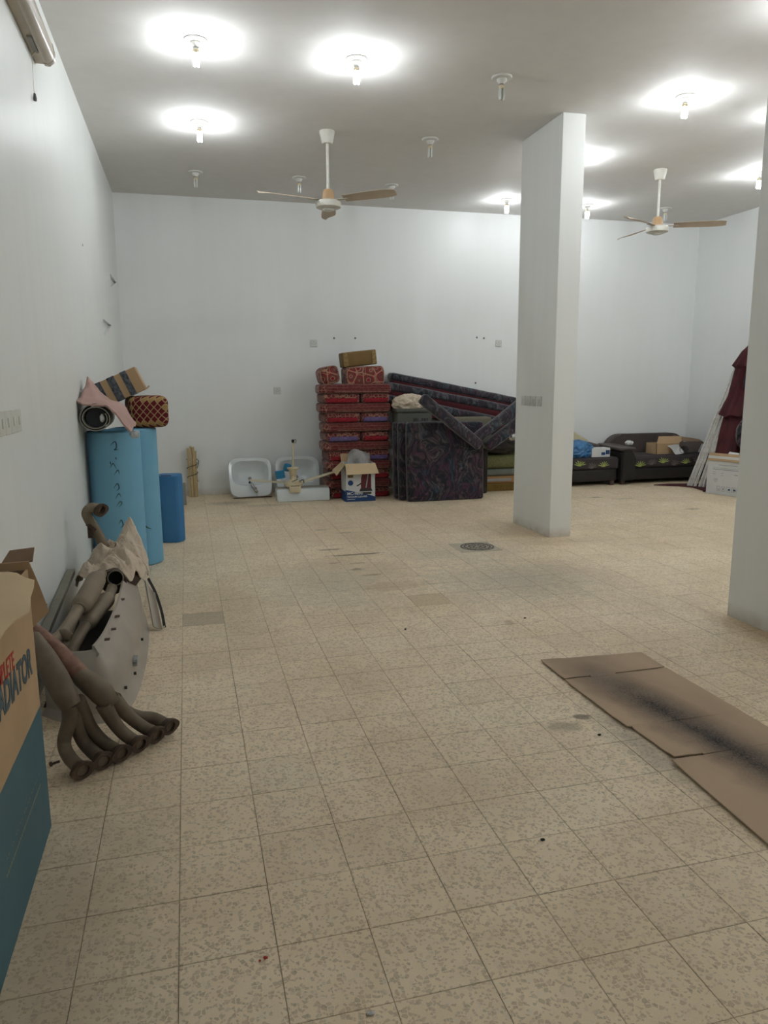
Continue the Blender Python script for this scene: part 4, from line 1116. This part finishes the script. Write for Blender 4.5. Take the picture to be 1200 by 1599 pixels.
single('blue_plastic_cover', bm, M_plastic_blue, (1.12, 9.2, .285), 'bright blue plastic wrapping on the upright cream fan', 'wrapping')

# ------------------------------------------------------------------ RED CUSHION STACK
zs = 0.0; LH = .1205; cnt = 0
names_long = ['bottom', 'second lowest', 'third lowest', 'third highest', 'second highest', 'topmost']
pair_names = ['at the bottom', 'second up', 'third up', 'fourth up', 'fifth up', 'highest']
k_long = k_pair = 0
for k in range(12):
    xo = 1.715 - .0075*k; yo = 9.42
    wob = random.uniform(-.012, .012)
    if k % 2 == 1:
        t = thing('floor_cushion', (2.1, yo, zs), 'long maroon striped cushion spanning the stack, %s of the long ones' % names_long[k_long], 'cushion', 'red cushions in the stack')
        L = 2.53-xo
        bm = NB(); cushion(bm, L, .52, LH-.002, .035, .004, .005, k, TR((xo+L/2+wob, yo, zs+LH/2), (0, random.uniform(-.5, .5), 0)), 8)
        obj('cushion_cover', bm, M_red1, t)
        bm = NB(); box(bm, xo+.16+wob, 2.49, yo-.2665, yo-.262, zs+.02, zs+.027); obj('front_trim', bm, M_creamtrim, t, smooth=False)
        bm = NB(); cushion(bm, .10, .30, LH*.9, .03, .004, .004, k+20, TR((xo+.02+wob, yo-.12, zs+LH/2-.002)), 4); obj('folded_end', bm, M_red2, t)
        k_long += 1
    else:
        for s, nm in ((0, 'left'), (1, 'right')):
            xa = xo+.015 if s == 0 else 2.145+random.uniform(-.01, .01); xb = 2.125 if s == 0 else 2.51
            t = thing('arm_cushion', ((xa+xb)/2, yo, zs), 'short red patterned cushion, %s of its pair, %s of six rows in stack' % (nm, pair_names[k_pair]), 'cushion', 'short cushions in the stack')
            bm = NB(); cushion(bm, xb-xa, .50, LH-.002, .032, .004, .005, k+7*s, TR(((xa+xb)/2, yo+random.uniform(-.01, .012), zs+LH/2)), 6)
            obj('cushion_cover', bm, M_red2, t)
            band = M_purple if (k == 8 and s == 1) or (k == 4 and s == 1) or (k == 6 and s == 0) else M_redband
            bm = NB(); cushion(bm, (xb-xa)*.84, .03, LH*.46, .012, .002, .001, k, TR(((xa+xb)/2, yo-.25, zs+LH*.30)), 5); obj('side_band', bm, band, t)
        bm = None
        k_pair += 1
    zs += LH
# left overhanging end cushion
tt = [(1.745, 1.585, .235, .22, -12, 'round-ended red carpet armrest on top of the stack, left one', M_red3), (2.205, 1.575, .49, .235, -2, 'square carpet armrest on top of the stack with a large pale medallion, right one', M_red3)]
for x, z, wd, ht, rot, lb, m_ in tt:
    t = thing('armrest_cushion', (x, 9.38, z-ht/2), lb, 'cushion', 'armrests on top of the stack')
    bm = NB(); cushion(bm, wd, .38, ht, .07 if wd < .3 else .04, .006, .004, x, TR((x, 9.38, z-.03), (0, rot, 0)), 6); obj('cushion_cover', bm, m_, t)
    bm = NB(); vv = []
    for a in range(28):
        q = 2*PI*a/28; c, s = math.cos(q), math.sin(q)
        hx, hz = wd/2-.004, ht/2-.004
        px, pz = math.copysign(abs(c)**.45, c)*hx, math.copysign(abs(s)**.45, s)*hz
        vv.append(TR((x, 9.38, z-.03), (0, rot, 0)) @ Vector((px*.985, -.178, pz*.985)))
    tube(bm, vv, .008, 6, closed=True); obj('piping', bm, M_creamtrim, t)
t = thing('brocade_box_cushion', (2.15, 9.42, 1.70), 'small brown brocade block cushion crowning the red stack', 'cushion')
mt = TR((2.155, 9.42, 1.765), (0, -6, 0))
bm = NB(); cushion(bm, .44, .26, .185, .018, .004, .001, 2, mt, 5); obj('cushion_cover', bm, M_brownbox, t)
for xx in (-.185, .185):
    bm = NB(); box(bm, xx-.028, xx+.028, -.1365, -.130, -.085, .085, mtx=mt); obj('gold_panel', bm, M_brocade, t, smooth=False)

# ------------------------------------------------------------------ VACUUM CLEANER CARTON
t = thing('appliance_carton', (2.05, 9.0, 0), 'open white and blue vacuum cleaner carton in front of the red cushions', 'box')
x0, x1, y0, y1, zt = 1.852, 2.235, 8.86, 9.12, .475
bm = NB()
box(bm, x0, x1, y0, y0+.005, 0, zt); box(bm, x0, x0+.005, y0, y1, 0, zt); box(bm, x1-.005, x1, y0, y1, 0, zt); box(bm, x0, x1, y1-.005, y1, 0, zt); box(bm, x0, x1, y0, y1, .001, .008)
obj('carton_body', bm, M_paper, t, smooth=False)
bm = NB(); quadsheet(bm, (x0, y0, zt), (x1, y0, zt), (x1+.025, y0-.09, zt-.12), (x0+.0, y0-.09, zt-.125), -.004, 4, 4); obj('front_flap', bm, M_card_in, t)
bm = NB(); quadsheet(bm, (x0, y0, zt), (x0, y1, zt), (x0-.12, y1-.02, zt-.10), (x0-.11, y0, zt-.14), .004, 4, 4); obj('side_flap', bm, M_card_in, t)
bm = NB(); quadsheet(bm, (x0+.005, y1, zt), (x1, y1, zt), (x1, y1+.04, zt+.10), (x0, y1+.04, zt+.10), .004, 3, 3); obj('rear_flap', bm, M_card, t)
yy = y0-.0012
def fp(x, z): return (x0+x, yy, z)
bm = NB(); pts = [fp(0, .0), fp(.383, 0), fp(.383, .05)] + [fp(.383-.383*q/10, .05+.10*(q/10)**.8) for q in range(1, 11)]
prism(bm, pts, (0, .001, 0)); obj('blue_band', bm, M_navy, t, smooth=False)
bm = NB(); box(bm, x0-.001, x0, y0, y1, 0, .13); obj('side_blue_band', bm, M_navy, t, smooth=False)
bm = NB(); lathe(bm, [(0, .001), (.034, .001), (.034, 0)], mtx=TR(fp(.065, .235), (90, 0, 0)), n=24); obj('blue_roundel', bm, M_navy, t)
bm = NB(); box(bm, x0+.03, x0+.10, yy-.001, yy, .305, .335, .012, 3) if False else box(bm, x0+.03, x0+.10, yy, yy+.001, .300, .335); obj('gold_badge', bm, M_gold, t, smooth=False)
MTX = Matrix(((1, 0, 0, 0), (0, 0, -1, 0), (0, 1, 0, 0), (0, 0, 0, 1)))
def vtext(s, x, z, size, bold=.0, xs=1.0):
    bm = NB(); m_ = MTX.copy(); m_.translation = Vector((x0+x, yy-.0016, z)); textmesh(bm, s, m_, size, .0004, bold, xs); obj('lettering', bm, M_paper, t, smooth=False)
vtext('MC-9890', .02, .085, .052, .0012, 1.0); vtext('VACUUM CLEANER', .02, .052, .028, .0008, 1.05); 
bm = NB(); box(bm, x0+.02, x0+.12, yy-.0018, yy-.0004, .028, .034); obj('small_print', bm, M_paper, t, smooth=False)
bm = NB()
prism(bm, [fp(.195, .145), fp(.33, .145), fp(.325, .34), fp(.29, .36), fp(.215, .35), fp(.20, .30)], (0, -.0008, 0)); obj('printed_machine', bm, M_print_red, t, smooth=False)
bm = NB()
prism(bm, [fp(.175, .125), fp(.345, .125), fp(.33, .16), fp(.19, .16)], (0, -.0014, 0)); prism(bm, [fp(.14, .20), fp(.20, .235), fp(.20, .215), fp(.15, .19)], (0, -.001, 0)); prism(bm, [fp(.17, .09), fp(.33, .09), fp(.33, .115), fp(.17, .115)], (0, -.0014, 0)); prism(bm, [fp(.30, .33), fp(.325, .375), fp(.335, .375), fp(.32, .33)], (0, -.0012, 0))
obj('printed_base', bm, M_print_dk, t, smooth=False)
bm = NB(); prism(bm, [fp(.255, .17), fp(.27, .17), fp(.30, .35), fp(.285, .355)], (0, -.0014, 0)); obj('printed_hose', bm, M_print_grey, t, smooth=False)
bm = NB()
g = []
for i in range(13):
    u = i/12; row = []
    top = .50+.145*math.sin(min(1, u*2.2+.35)*PI/2) - .10*max(0, u-.35)
    for j in range(9):
        v = j/8
        row.append((1.93+.27*u+.01*math.sin(j*1.3), 9.02+.05*math.sin(u*7+v*3)*v+.03*v, .40+(top-.40)*v))
    g.append(row)
sheet(bm, g, .002)
single('plastic_bag', bm, M_bag, (2.06, 9.0, .40), 'crumpled clear plastic bag sticking out of the open white carton', 'bag')

# ------------------------------------------------------------------ DARK FLORAL SOFA PANELS
def slab(name, c, size, rot, mat, label, group, r=.03, seed=0, trim=None):
    t = thing(name, (c[0], c[1], max(0, c[2]-size[2]/2)), label, 'cushion', group)
    mt = TR(c, rot)
    bm = NB(); cushion(bm, *size, r, .004, .005, seed, mt, 9); obj('cover', bm, mat, t)
    return t, mt
G = 'dark floral seat pads'
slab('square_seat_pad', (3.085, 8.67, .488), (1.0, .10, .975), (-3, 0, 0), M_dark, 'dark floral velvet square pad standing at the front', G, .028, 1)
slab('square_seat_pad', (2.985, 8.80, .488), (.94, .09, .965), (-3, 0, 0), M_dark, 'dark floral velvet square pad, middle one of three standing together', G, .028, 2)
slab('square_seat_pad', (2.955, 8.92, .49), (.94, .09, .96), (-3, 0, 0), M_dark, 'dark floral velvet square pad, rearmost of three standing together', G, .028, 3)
# long mattresses leaning along the wall
G = 'long dark floral mattresses'
def longpad(xa, za, xb, zb, y, th, depth, label, seed):
    L = math.hypot(xb-xa, zb-za); ang = math.degrees(math.atan2(zb-za, xb-xa))
    t = thing('long_mattress', ((xa+xb)/2, y, 0), label, 'mattress', G)
    mt = TR(((xa+xb)/2, y, (za+zb)/2), (0, -ang, 0))
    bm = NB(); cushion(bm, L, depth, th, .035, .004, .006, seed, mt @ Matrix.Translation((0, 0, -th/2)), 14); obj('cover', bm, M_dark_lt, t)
    bm = NB(); cushion(bm, L*.97, depth*.96, .09, .02, .002, .004, seed+1, mt @ Matrix.Translation((0, .0, -th-.046)), 10); obj('maroon_underside', bm, M_maroon, t)
longpad(2.70, 1.60, 4.72, 1.205, 9.84, .10, .22, 'topmost long dark floral mattress sloping down along the back wall', 1)
longpad(2.50, 1.49, 4.60, 1.09, 9.60, .105, .24, 'middle long dark floral mattress of the sloping three', 2)
longpad(2.52, 1.31, 4.55, .90, 9.40, .10, .16, 'lowest long dark floral mattress of the sloping three', 3)
bm = NB(); cushion(bm, 1.15, .20, .86, .04, .004, .006, 2, TR((4.12, 9.83, .44)), 6)
single('folded_mattress', bm, M_inner_dk, (4.12, 9.83, 0), 'dark folded mattress beneath the sloping long mattresses', 'mattress')
bm = NB(); cushion(bm, .62, .22, .42, .03, .004, .004, 4, TR((3.55, 9.12, .80)), 6)
single('foam_block', bm, M_beige, (3.55, 9.05, .6), 'olive beige foam block behind the square dark pads', 'foam')
bm = NB(); cushion(bm, .72, .24, .58, .03, .004, .004, 5, TR((3.45, 9.12, .29)), 6)
single('storage_chest', bm, M_inner_dk, (3.45, 9.12, 0), 'dark padded chest behind the square pads', 'chest')
# V shaped pair
def plank(xa, za, xb, zb, y, th, depth, label, seed, mat, name='bolster'):
    L = math.hypot(xb-xa, zb-za); ang = math.degrees(math.atan2(zb-za, xb-xa))
    t = thing(name, ((xa+xb)/2, y, min(za, zb)), label, 'cushion', 'dark floral bolsters')
    bm = NB(); cushion(bm, L, depth, th, .03, .006, .008, seed, TR(((xa+xb)/2, y, (za+zb)/2), (0, -ang, 0)), 10); obj('cover', bm, mat, t)
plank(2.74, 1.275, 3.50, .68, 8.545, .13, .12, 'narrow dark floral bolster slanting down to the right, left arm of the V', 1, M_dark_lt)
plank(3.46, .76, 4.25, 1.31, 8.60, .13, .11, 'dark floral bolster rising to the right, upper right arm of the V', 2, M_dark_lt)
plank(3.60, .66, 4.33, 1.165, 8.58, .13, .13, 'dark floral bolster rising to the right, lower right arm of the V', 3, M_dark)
# olive tub with cloth
t = thing('storage_tub', (2.80, 9.25, 0), 'olive grey plastic tub beside the red cushion stack with a cloth on it', 'tub')
bm = NB(); box(bm, 2.575, 3.05, 9.05, 9.29, 0, 1.10, .03, 3); obj('tub_body', bm, M_olive, t)
bm = NB(); box(bm, 2.56, 3.07, 9.035, 9.305, 1.08, 1.135, .015, 2); obj('rim', bm, M_olive, t)
bm = NB(); box(bm, 2.565, 3.06, 9.04, 9.30, .68, .72, .012, 2); obj('rib', bm, M_olive, t)
bm = NB()
for k, (xx, w_) in enumerate(((2.79, .012), (2.81, .02), (2.84, .012), (2.90, .02), (2.93, .025), (2.97, .015))): box(bm, xx, xx+w_, 9.047, 9.05, .97+.005*(k % 2), 1.01)
obj('faded_marking', bm, M_print_dk, t, smooth=False)
bm = NB(); blob(bm, (2.78, 9.17, 1.195), (.20, .10, .10), .35, 2.2, 6, 5, ridge=True, flat=-.06)
single('white_cloth', bm, M_cloth, (2.78, 9.22, 1.135), 'crumpled dusty white cloth lying on the olive tub', 'cloth')
# green cushion pile
def pile(z0, z1, mat, name, label, cat, r=.02, dx=0, part='body'):
    t = thing(name, (4.15, 9.35, z0), label, cat)
    bm = NB(); cushion(bm, .78, .50, z1-z0-.002, r, .004, .004, z0*9, TR((4.18+dx, 9.42, (z0+z1)/2)), 7); obj(part, bm, mat, t); return t
t = pile(0, .105, M_orange, 'fringed_cushion', 'gold fringed cushion at the bottom of the pile beside the column', 'cushion', .02, 0, 'cushion_body')
bm = NB()
for k in range(90):
    x = 3.80+k*.0084; tube(bm, [(x, 9.163, .098), (x+random.uniform(-.004, .004), 9.155+random.uniform(-.004, .004), .004)], .0038, 5)
setp(obj('fringe', bm, M_fringe, t), kind='stuff')
t = pile(.105, .205, M_orange, 'orange_box', 'flat orange brown case between the grey and the fringed cushions', 'case', .008, 0, 'case_body')
bm = NB(); box(bm, 3.83, 4.22, 9.160, 9.166, .135, .175, .002, 1); obj('label_strip', bm, M_greyboard, t)
pile(.205, .30, M_greyf, 'grey_cushion', 'flat grey green cushion below the green damask one', 'cushion', .03, 0, 'cover')
pile(.30, .485, M_greenf, 'green_cushion', 'plump olive green damask cushion on top of the pile beside the column', 'cushion', .07, 0, 'cover')
bm = NB(); blob(bm, (4.12, 9.30, .60), (.30, .18, .11), .2, 2, 2, 4, flat=-.10); single('black_bag', bm, M_inner_dk, (4.1, 9.3, .49), 'black bag lying on the green damask cushion', 'bag')
bm = NB(); blob(bm, (4.20, 9.10, .73), (.05, .03, .035), .6, 3, 8, 3, ridge=True); single('foil_scrap', bm, M_chrome, (4.2, 9.1, .7), 'crumpled silver foil scrap just left of the column', 'foil')

# ------------------------------------------------------------------ SOFAS
def leaves(bm, cx, cy, z, s, seed):
    rnd = random.Random(seed); pts = []
    for k in range(7):
        a = 12+k*26; L = s*rnd.uniform(.8, 1.05)
        for (u, da) in ((.16, -13), (.7, -6), (1, 0), (.7, 6)):
            q = R(a+da*(1 if u > .3 else 1)); pts.append((cx-.0+L*u*math.cos(q), cy, z+L*u*math.sin(q)*.85))
    pts.append((cx-.02, cy, z-.012)); pts.append((cx+.02, cy, z-.012))
    prism(bm, pts, (0, -.001, 0))
def sofa(loc, wd, label, left_arm=True, right_arm=True, back=True, dpt=.72):
    x, y, _ = loc
    t = thing('sofa', (x+wd/2, y+dpt/2, 0), label, 'sofa', 'black and leaf-print sofas')
    sx0 = x+(.22 if left_arm else 0); sx1 = x+wd-(.22 if right_arm else 0)
    bm = NB(); cushion(bm, wd-.04, dpt-.06, .17, .02, 0, .001, 1, TR((x+wd/2, y+dpt/2+.01, .145)), 8); obj('base', bm, M_sofa, t)
    bm = NB(); cushion(bm, sx1-sx0, dpt-.12, .17, .04, .006, .003, 2, TR(((sx0+sx1)/2, y+dpt/2-.04, .315)), 10); st = obj('seat', bm, M_seatf, t)
    n = int((sx1-sx0)/.19)
    for k in range(n):
        bm = NB(); leaves(bm, sx0+.10+k*.19, y+.011, .262+.02*((k*7) % 3), .10, k)
        obj('leaf_print', bm, M_leaf_g if k % 2 == 0 else M_leaf_b, st, smooth=False)
    if back:
        bm = NB(); pts = []
        bw0, bw1 = x+.10, x+wd-.10
        for q in range(9): a = PI/2+PI/2*(1-q/8); pts.append((bw0+.25+.25*math.cos(a), .45+.23*math.sin(a)))
        for q in range(9): a = PI/2-PI/2*q/8; pts.append((bw1-.25+.25*math.cos(a), .45+.23*math.sin(a)))
        pts += [(bw1, .15), (bw0, .15)]
        prism(bm, [(a, y+dpt-.16, b) for a, b in pts], (0, .14, 0)); bmesh.ops.bevel(bm, geom=[e for e in bm.edges if abs(e.verts[0].co.y-e.verts[1].co.y) < .01], offset=.02, segments=3, affect='EDGES'); obj('backrest', bm, M_taupe, t, angle=50)
    for on, s in ((left_arm, 0), (right_arm, 1)):
        if not on: continue
        ax = x+.12 if s == 0 else x+wd-.12
        bm = NB(); pr = [(ax-.12, .06), (ax+.10, .06), (ax+.10, .38), (ax+.07, .46), (ax, .50), (ax-.07, .50), (ax-.12, .46)]
        g = []
        prism(bm, [(a, y-.025, b) for a, b in pr], (0, dpt-.08, 0)); bmesh.ops.bevel(bm, geom=list(bm.edges), offset=.015, segments=2, affect='EDGES'); ar = obj('armrest', bm, M_sofa, t, angle=50)
        bm = NB(); cushion(bm, .27, dpt-.10, .05, .024, .0, .001, 3, TR((ax-.01, y+dpt/2-.04, .515), (2, 0, 0)), 6); obj('arm_pad', bm, M_taupe, ar)
    for (lx, ly) in ((x+.06, y+.05), (x+wd-.10, y+.05), (x+.06, y+dpt-.10), (x+wd-.10, y+dpt-.10)):
        bm = NB(); box(bm, lx-.03, lx+.03, ly-.03, ly+.03, 0, .07, .006, 1); obj('leg', bm, M_rust, t)
    return t
sofa((4.80, 9.20, 0), 1.11, 'black sofa with lime leaf-print seat, half hidden behind the mid-room column', False, False, False)
sofa((5.935, 9.215, 0), 1.56, 'taupe-backed sofa with leaf-print seat in the far right corner', True, False, True)
# arm of the first sofa, seen behind its seat end
bm = NB(); cushion(bm, .42, .10, .30, .04, .003, .002, 5, TR((5.71, 9.80, .43), (0, 14, 0)), 5); single('taupe_cushion', bm, M_taupe, (5.83, 9.78, .3), 'taupe leatherette cushion behind the blue bag by the back wall', 'cushion')
bm = NB(); cushion(bm, .46, .12, .34, .03, .003, .002, 5, TR((5.38, 9.70, .57), (0, 28, 0)), 5); single('cream_pad', bm, M_cushcream, (5.38, 9.70, .4), 'cream pad tilted up behind the blue bag on the first sofa', 'pad')
bm = NB(); blob(bm, (5.33, 9.38, .50), (.20, .13, .125), .3, 2.4, 3, 5, ridge=True, flat=-.10); single('blue_bag', bm, M_bag_blue, (5.33, 9.38, .40), 'crumpled blue plastic bag on the first sofa beside the column', 'bag')
t = thing('white_carton', (5.68, 9.35, .40), 'small white carton with dark blue print on the first sofa', 'box')
bm = NB(); box(bm, 5.50, 5.79, 9.28, 9.45, .402, .53, .004, 1); obj('carton_body', bm, M_paper, t)
bm = NB(); box(bm, 5.65, 5.71, 9.278, 9.28, .43, .47); box(bm, 5.72, 5.78, 9.278, 9.28, .44, .50); obj('blue_print', bm, M_navy, t, smooth=False)
# on second sofa
t = thing('open_carton', (6.85, 9.5, .40), 'open brown cardboard box with raised flap on the corner sofa', 'box')
bm = NB()
for (a, b, c, d) in ((6.60, 6.606, 9.36, 9.62), (7.02, 7.026, 9.36, 9.62), (6.60, 7.026, 9.36, 9.366), (6.60, 7.026, 9.614, 9.62)): box(bm, a, b, c, d, .405, .56)
obj('carton_body', bm, M_card, t, smooth=False)
bm = NB(); quadsheet(bm, (6.60, 9.36, .56), (7.02, 9.36, .56), (7.05, 9.42, .655), (6.68, 9.44, .66), .004, 3, 3); obj('front_flap', bm, M_card, t)
bm = NB(); quadsheet(bm, (6.98, 9.40, .60), (7.40, 9.30, .54), (7.42, 9.50, .60), (7.02, 9.58, .66), .004, 3, 3); obj('loose_flap', bm, M_card_dk, t)
bm = NB(); quadsheet(bm, (6.93, 9.29, .415), (7.25, 9.29, .43), (7.36, 9.33, .58), (6.98, 9.34, .58), .01, 3, 3); single('propped_board', bm, M_taupe, (7.1, 9.3, .41), 'grey taupe board propped before the open carton', 'panel')
bm = NB(); quadsheet(bm, (6.74, 9.31, .53), (6.87, 9.26, .405), (6.99, 9.26, .41), (6.94, 9.31, .55), .004, 4, 4, lambda u, v: .02*math.sin(u*5+v*4)); single('crumpled_paper', bm, M_paper, (6.85, 9.28, .41), 'crumpled white paper beside a black cup on the corner sofa', 'paper')
bm = NB(); hollow(bm, [(6.965, 9.235, .475), (7.02, 9.29, .475)], .055, .004, 20); single('black_cup', bm, M_sofa, (7.0, 9.25, .42), 'black cylindrical tub lying on its side on the corner sofa', 'tub')
bm = NB(); blob(bm, (6.20, 9.45, .575), (.05, .04, .03), .5, 2.5, 12, 3, ridge=True); single('tissue_scrap', bm, M_paper, (6.2, 9.45, .55), 'small white tissue lying on the arm of the corner sofa', 'tissue')

# ------------------------------------------------------------------ RIGHT: RAILS, FABRIC, WHITE CARTON
for k, (bx, by, tx, ty, tz, w_, nm) in enumerate(((6.74, 8.80, 7.40, 8.72, 1.85, .016, 'longest, at the back'), (6.76, 8.76, 7.30, 8.68, 1.60, .013, 'thin one, second from the left'),
         (6.79, 8.72, 7.26, 8.66, 1.50, .014, 'middle of the five'), (6.82, 8.66, 7.10, 8.62, .98, .020, 'short one, second from the right'), (6.84, 8.61, 7.02, 8.58, .72, .020, 'shortest, at the front'))):
    bm = NB(); d = Vector((tx-bx, ty-by, tz)); L = d.length
    q = d.to_track_quat('Z', 'Y').to_matrix().to_4x4()
    mt = Matrix.Translation((bx, by, .012)) @ q
    box(bm, -w_, w_, -.004, .004, 0, L, mtx=mt); box(bm, -w_, -w_+.003, -.004, -.022, 0, L, mtx=mt); box(bm, w_-.003, w_, -.004, -.022, 0, L, mtx=mt)
    t = thing('metal_rail', (bx, by, 0), 'white rail leaning by the right wall, ' + nm, 'rail', 'white rails leaning on the right wall')
    obj('channel', bm, M_rail, t, smooth=False)
    bm = NB(); box(bm, -w_-.006, w_+.006, -.026, .008, L*.48, L*.48+.05, mtx=mt); obj('bracket', bm, M_rail, t, smooth=False)
t = thing('fabric_pile', (7.2, 8.4, 0), 'tall burgundy curtain fabric draped over things by the right wall', 'fabric')
bm = NB(); levels = [(0, 6.97, 8.42, .14, .22), (.3, 7.09, 8.46, .18, .22), (.7, 7.16, 8.48, .17, .21), (.98, 7.20, 8.48, .15, .20), (1.0, 7.17, 8.48, .19, .22), (1.25, 7.26, 8.48, .16, .2), (1.62, 7.32, 8.46, .15, .18), (1.66, 7.30, 8.46, .18, .2), (1.85, 7.34, 8.42, .13, .14), (2.0, 7.37, 8.34, .06, .07), (2.12, 7.38, 8.30, .015, .02)]
Rg = []
for z, x, y, rx, ry in levels:
    ring = []
    for k in range(48):
        a = 2*PI*k/48; w_ = 1+.14*noise.noise(Vector((math.cos(a)*4, math.sin(a)*4, z*.8)))+.10*math.sin(a*9+z*2)
        ring.append(bm.verts.new((min(7.54, x+rx*w_*math.cos(a)), y+ry*w_*math.sin(a), max(.002, z+.05*noise.noise(Vector((a*2, z, 3)))*(z > .1)))))
    Rg.append(ring)
for a, b in zip(Rg, Rg[1:]):
    for k in range(48): bm.faces.new((a[k], a[(k+1) % 48], b[(k+1) % 48], b[k]))
bm.faces.new(Rg[0]); bm.faces.new(Rg[-1])
obj('drape', bm, M_burg, t)
bm = NB(); blob(bm, (7.24, 8.26, 1.45), (.13, .10, .20), .2, 2, 3, 4); obj('navy_fold', bm, M_burg2, t)
bm = NB(); blob(bm, (7.16, 8.18, .76), (.15, .12, .20), .3, 2.5, 4, 4, ridge=True); obj('grey_fold', bm, M_dark, t)
bm = NB()
pts = [(6.35, 9.02), (6.62, 8.84), (6.72, 8.66), (6.66, 8.35), (6.60, 8.30), (7.0, 8.30), (7.1, 8.9), (6.6, 9.06)]
bm = NB(); prism(bm, [(a, b, .002) for a, b in pts], (0, 0, .012)); single('burgundy_rug', bm, M_burg, (6.7, 8.7, 0), 'burgundy rug edge spread on the floor under the white rails', 'rug', smooth=False)
t = thing('printed_carton', (6.75, 7.95, 0), 'white carton with handling symbols and brown rim at the right wall pile', 'box')
ang = -72.0; mt = TR((6.565, 8.20, 0), (0, 0, ang))   # local x runs along the visible face, towards the camera; local y away (+X)
Lf, Df, Hf = .85, .30, .50
bm = NB()
for b_ in ((0, Lf, 0, .006, 0, Hf), (0, .006, 0, Df, 0, Hf), (Lf-.006, Lf, 0, Df, 0, Hf), (0, Lf, Df-.006, Df, 0, Hf), (0, Lf, 0, Df, .001, .008)): box(bm, *b_, mtx=mt)
obj('carton_body', bm, M_paper, t, smooth=False)
bm = NB(); quadsheet(bm, mt @ Vector((0, -.012, Hf-.06)), mt @ Vector((Lf, -.012, Hf-.06)), mt @ Vector((Lf, .03, Hf+.035)), mt @ Vector((0, .03, Hf+.035)), .004, 3, 3); obj('folded_flap', bm, M_card, t)
bm = NB()
for (a, b, c, d) in ((.16, .42, .385, .392), (.08, .62, .345, .349), (.08, .60, .325, .333), (.08, .12, .29, .296), (.08, .12, .265, .271), (.20, .23, .28, .286), (.20, .23, .255, .261), (.38, .46, .27, .278), (.10, .16, .20, .206), (.10, .16, .185, .19), (.11, .15, .165, .17)):
    box(bm, a, b, -.0012, 0, c, d, mtx=mt)
for k, xx in enumerate((.15, .22, .29, .36, .43)):
    for (a, b, c, d) in ((0, .05, .05, .054), (0, .05, .11, .114), (0, .003, .05, .11), (.047, .05, .05, .11), (.018, .032, .065, .098 if k % 2 else .08)): box(bm, xx+a, xx+b, -.0012, 0, c, d, mtx=mt)
obj('grey_print', bm, M_print_grey, t, smooth=False)
bm = NB()
for xx in (.30, .375): box(bm, xx+.012, xx+.04, -.0018, 0, .07, .09, mtx=mt)
obj('blue_symbols', bm, M_navy, t, smooth=False)
bm = NB(); quadsheet(bm, mt @ Vector((.22, .05, .49)), mt @ Vector((.36, .05, .49)), mt @ Vector((.36, .12, .545)), mt @ Vector((.22, .12, .555)), .003, 3, 3); single('paper_sheet', bm, M_paper, (6.8, 8.0, .5), 'white paper sheet poking out of the printed carton', 'paper')

# ------------------------------------------------------------------ CARDBOARD SHEET ON FLOOR
t = thing('cardboard_sheet', (2.0, 2.4, 0), 'flattened cardboard sheet with black spray stain lying on the floor tiles', 'cardboard')
def cpanel(c00, c10, c11, c01, z=.010, seed=0):
    bm = NB()
    f = lambda u, v: .003*noise.noise(Vector((u*3+seed, v*3, 1))) + .004*(v < .12 or v > .9)*(u < .15)
    P = [(a, b, z) for a, b in (c00, c10, c11, c01)]
    quadsheet(bm, *P, .005, 8, 10, f); obj('panel', bm, M_sprayed, t)
cpanel((1.738, 3.099), (2.312, 3.106), (2.318, 3.318), (1.742, 3.358), .011, 1)
cpanel((1.742, 2.56), (2.318, 2.56), (2.312, 3.090), (1.735, 3.080), .012, 2)
cpanel((1.772, 2.287), (2.318, 2.287), (2.318, 2.5605), (1.762, 2.5605), .011, 3)
cpanel((1.685, 1.30), (2.32, 1.30), (2.32, 2.283), (1.748, 2.268), .012, 4)
bm = NB(); box(bm, 1.88, 2.02, 3.078, 3.108, .007, .0125); box(bm, 1.90, 2.318, 2.278, 2.292, .007, .0125); obj('crease', bm, M_sprayed, t, smooth=False)

# small litter on the tiles
bm = NB(); blob(bm, (-.005+.14-.01, 1.69, .004), (.006, .004, .004), .5, 3, 1, 2); blob(bm, (.11, 1.685, .003), (.003, .003, .003), .4, 3, 2, 2)
single('red_scrap', bm, M_text_red, (.12, 1.69, 0), 'tiny red scrap on the floor near the bottom left', 'litter')
bm = NB(); blob(bm, (.345, 1.455, .003), (.008, .004, .003), .7, 3, 5, 3, ridge=True); single('foil_scrap', bm, M_chrome, (.345, 1.455, 0), 'tiny silver foil scrap on the floor at the bottom edge', 'litter')
for (x, y, lb) in ((1.60, 2.545, 'dark crumb on the tiles just left of the cardboard sheet'), (1.20, 4.05, 'small dark crumb on the tiles in the middle of the room'), (1.98, 4.05, 'small dark crumb left of the far end of the cardboard sheet'), (1.04, 1.955, 'dark speck at a tile corner near the bottom right')):
    bm = NB(); blob(bm, (x, y, .003), (.008, .006, .004), .4, 3, x, 2); single('floor_crumb', bm, M_black, (x, y, 0), lb, 'litter', 'crumbs on the floor')
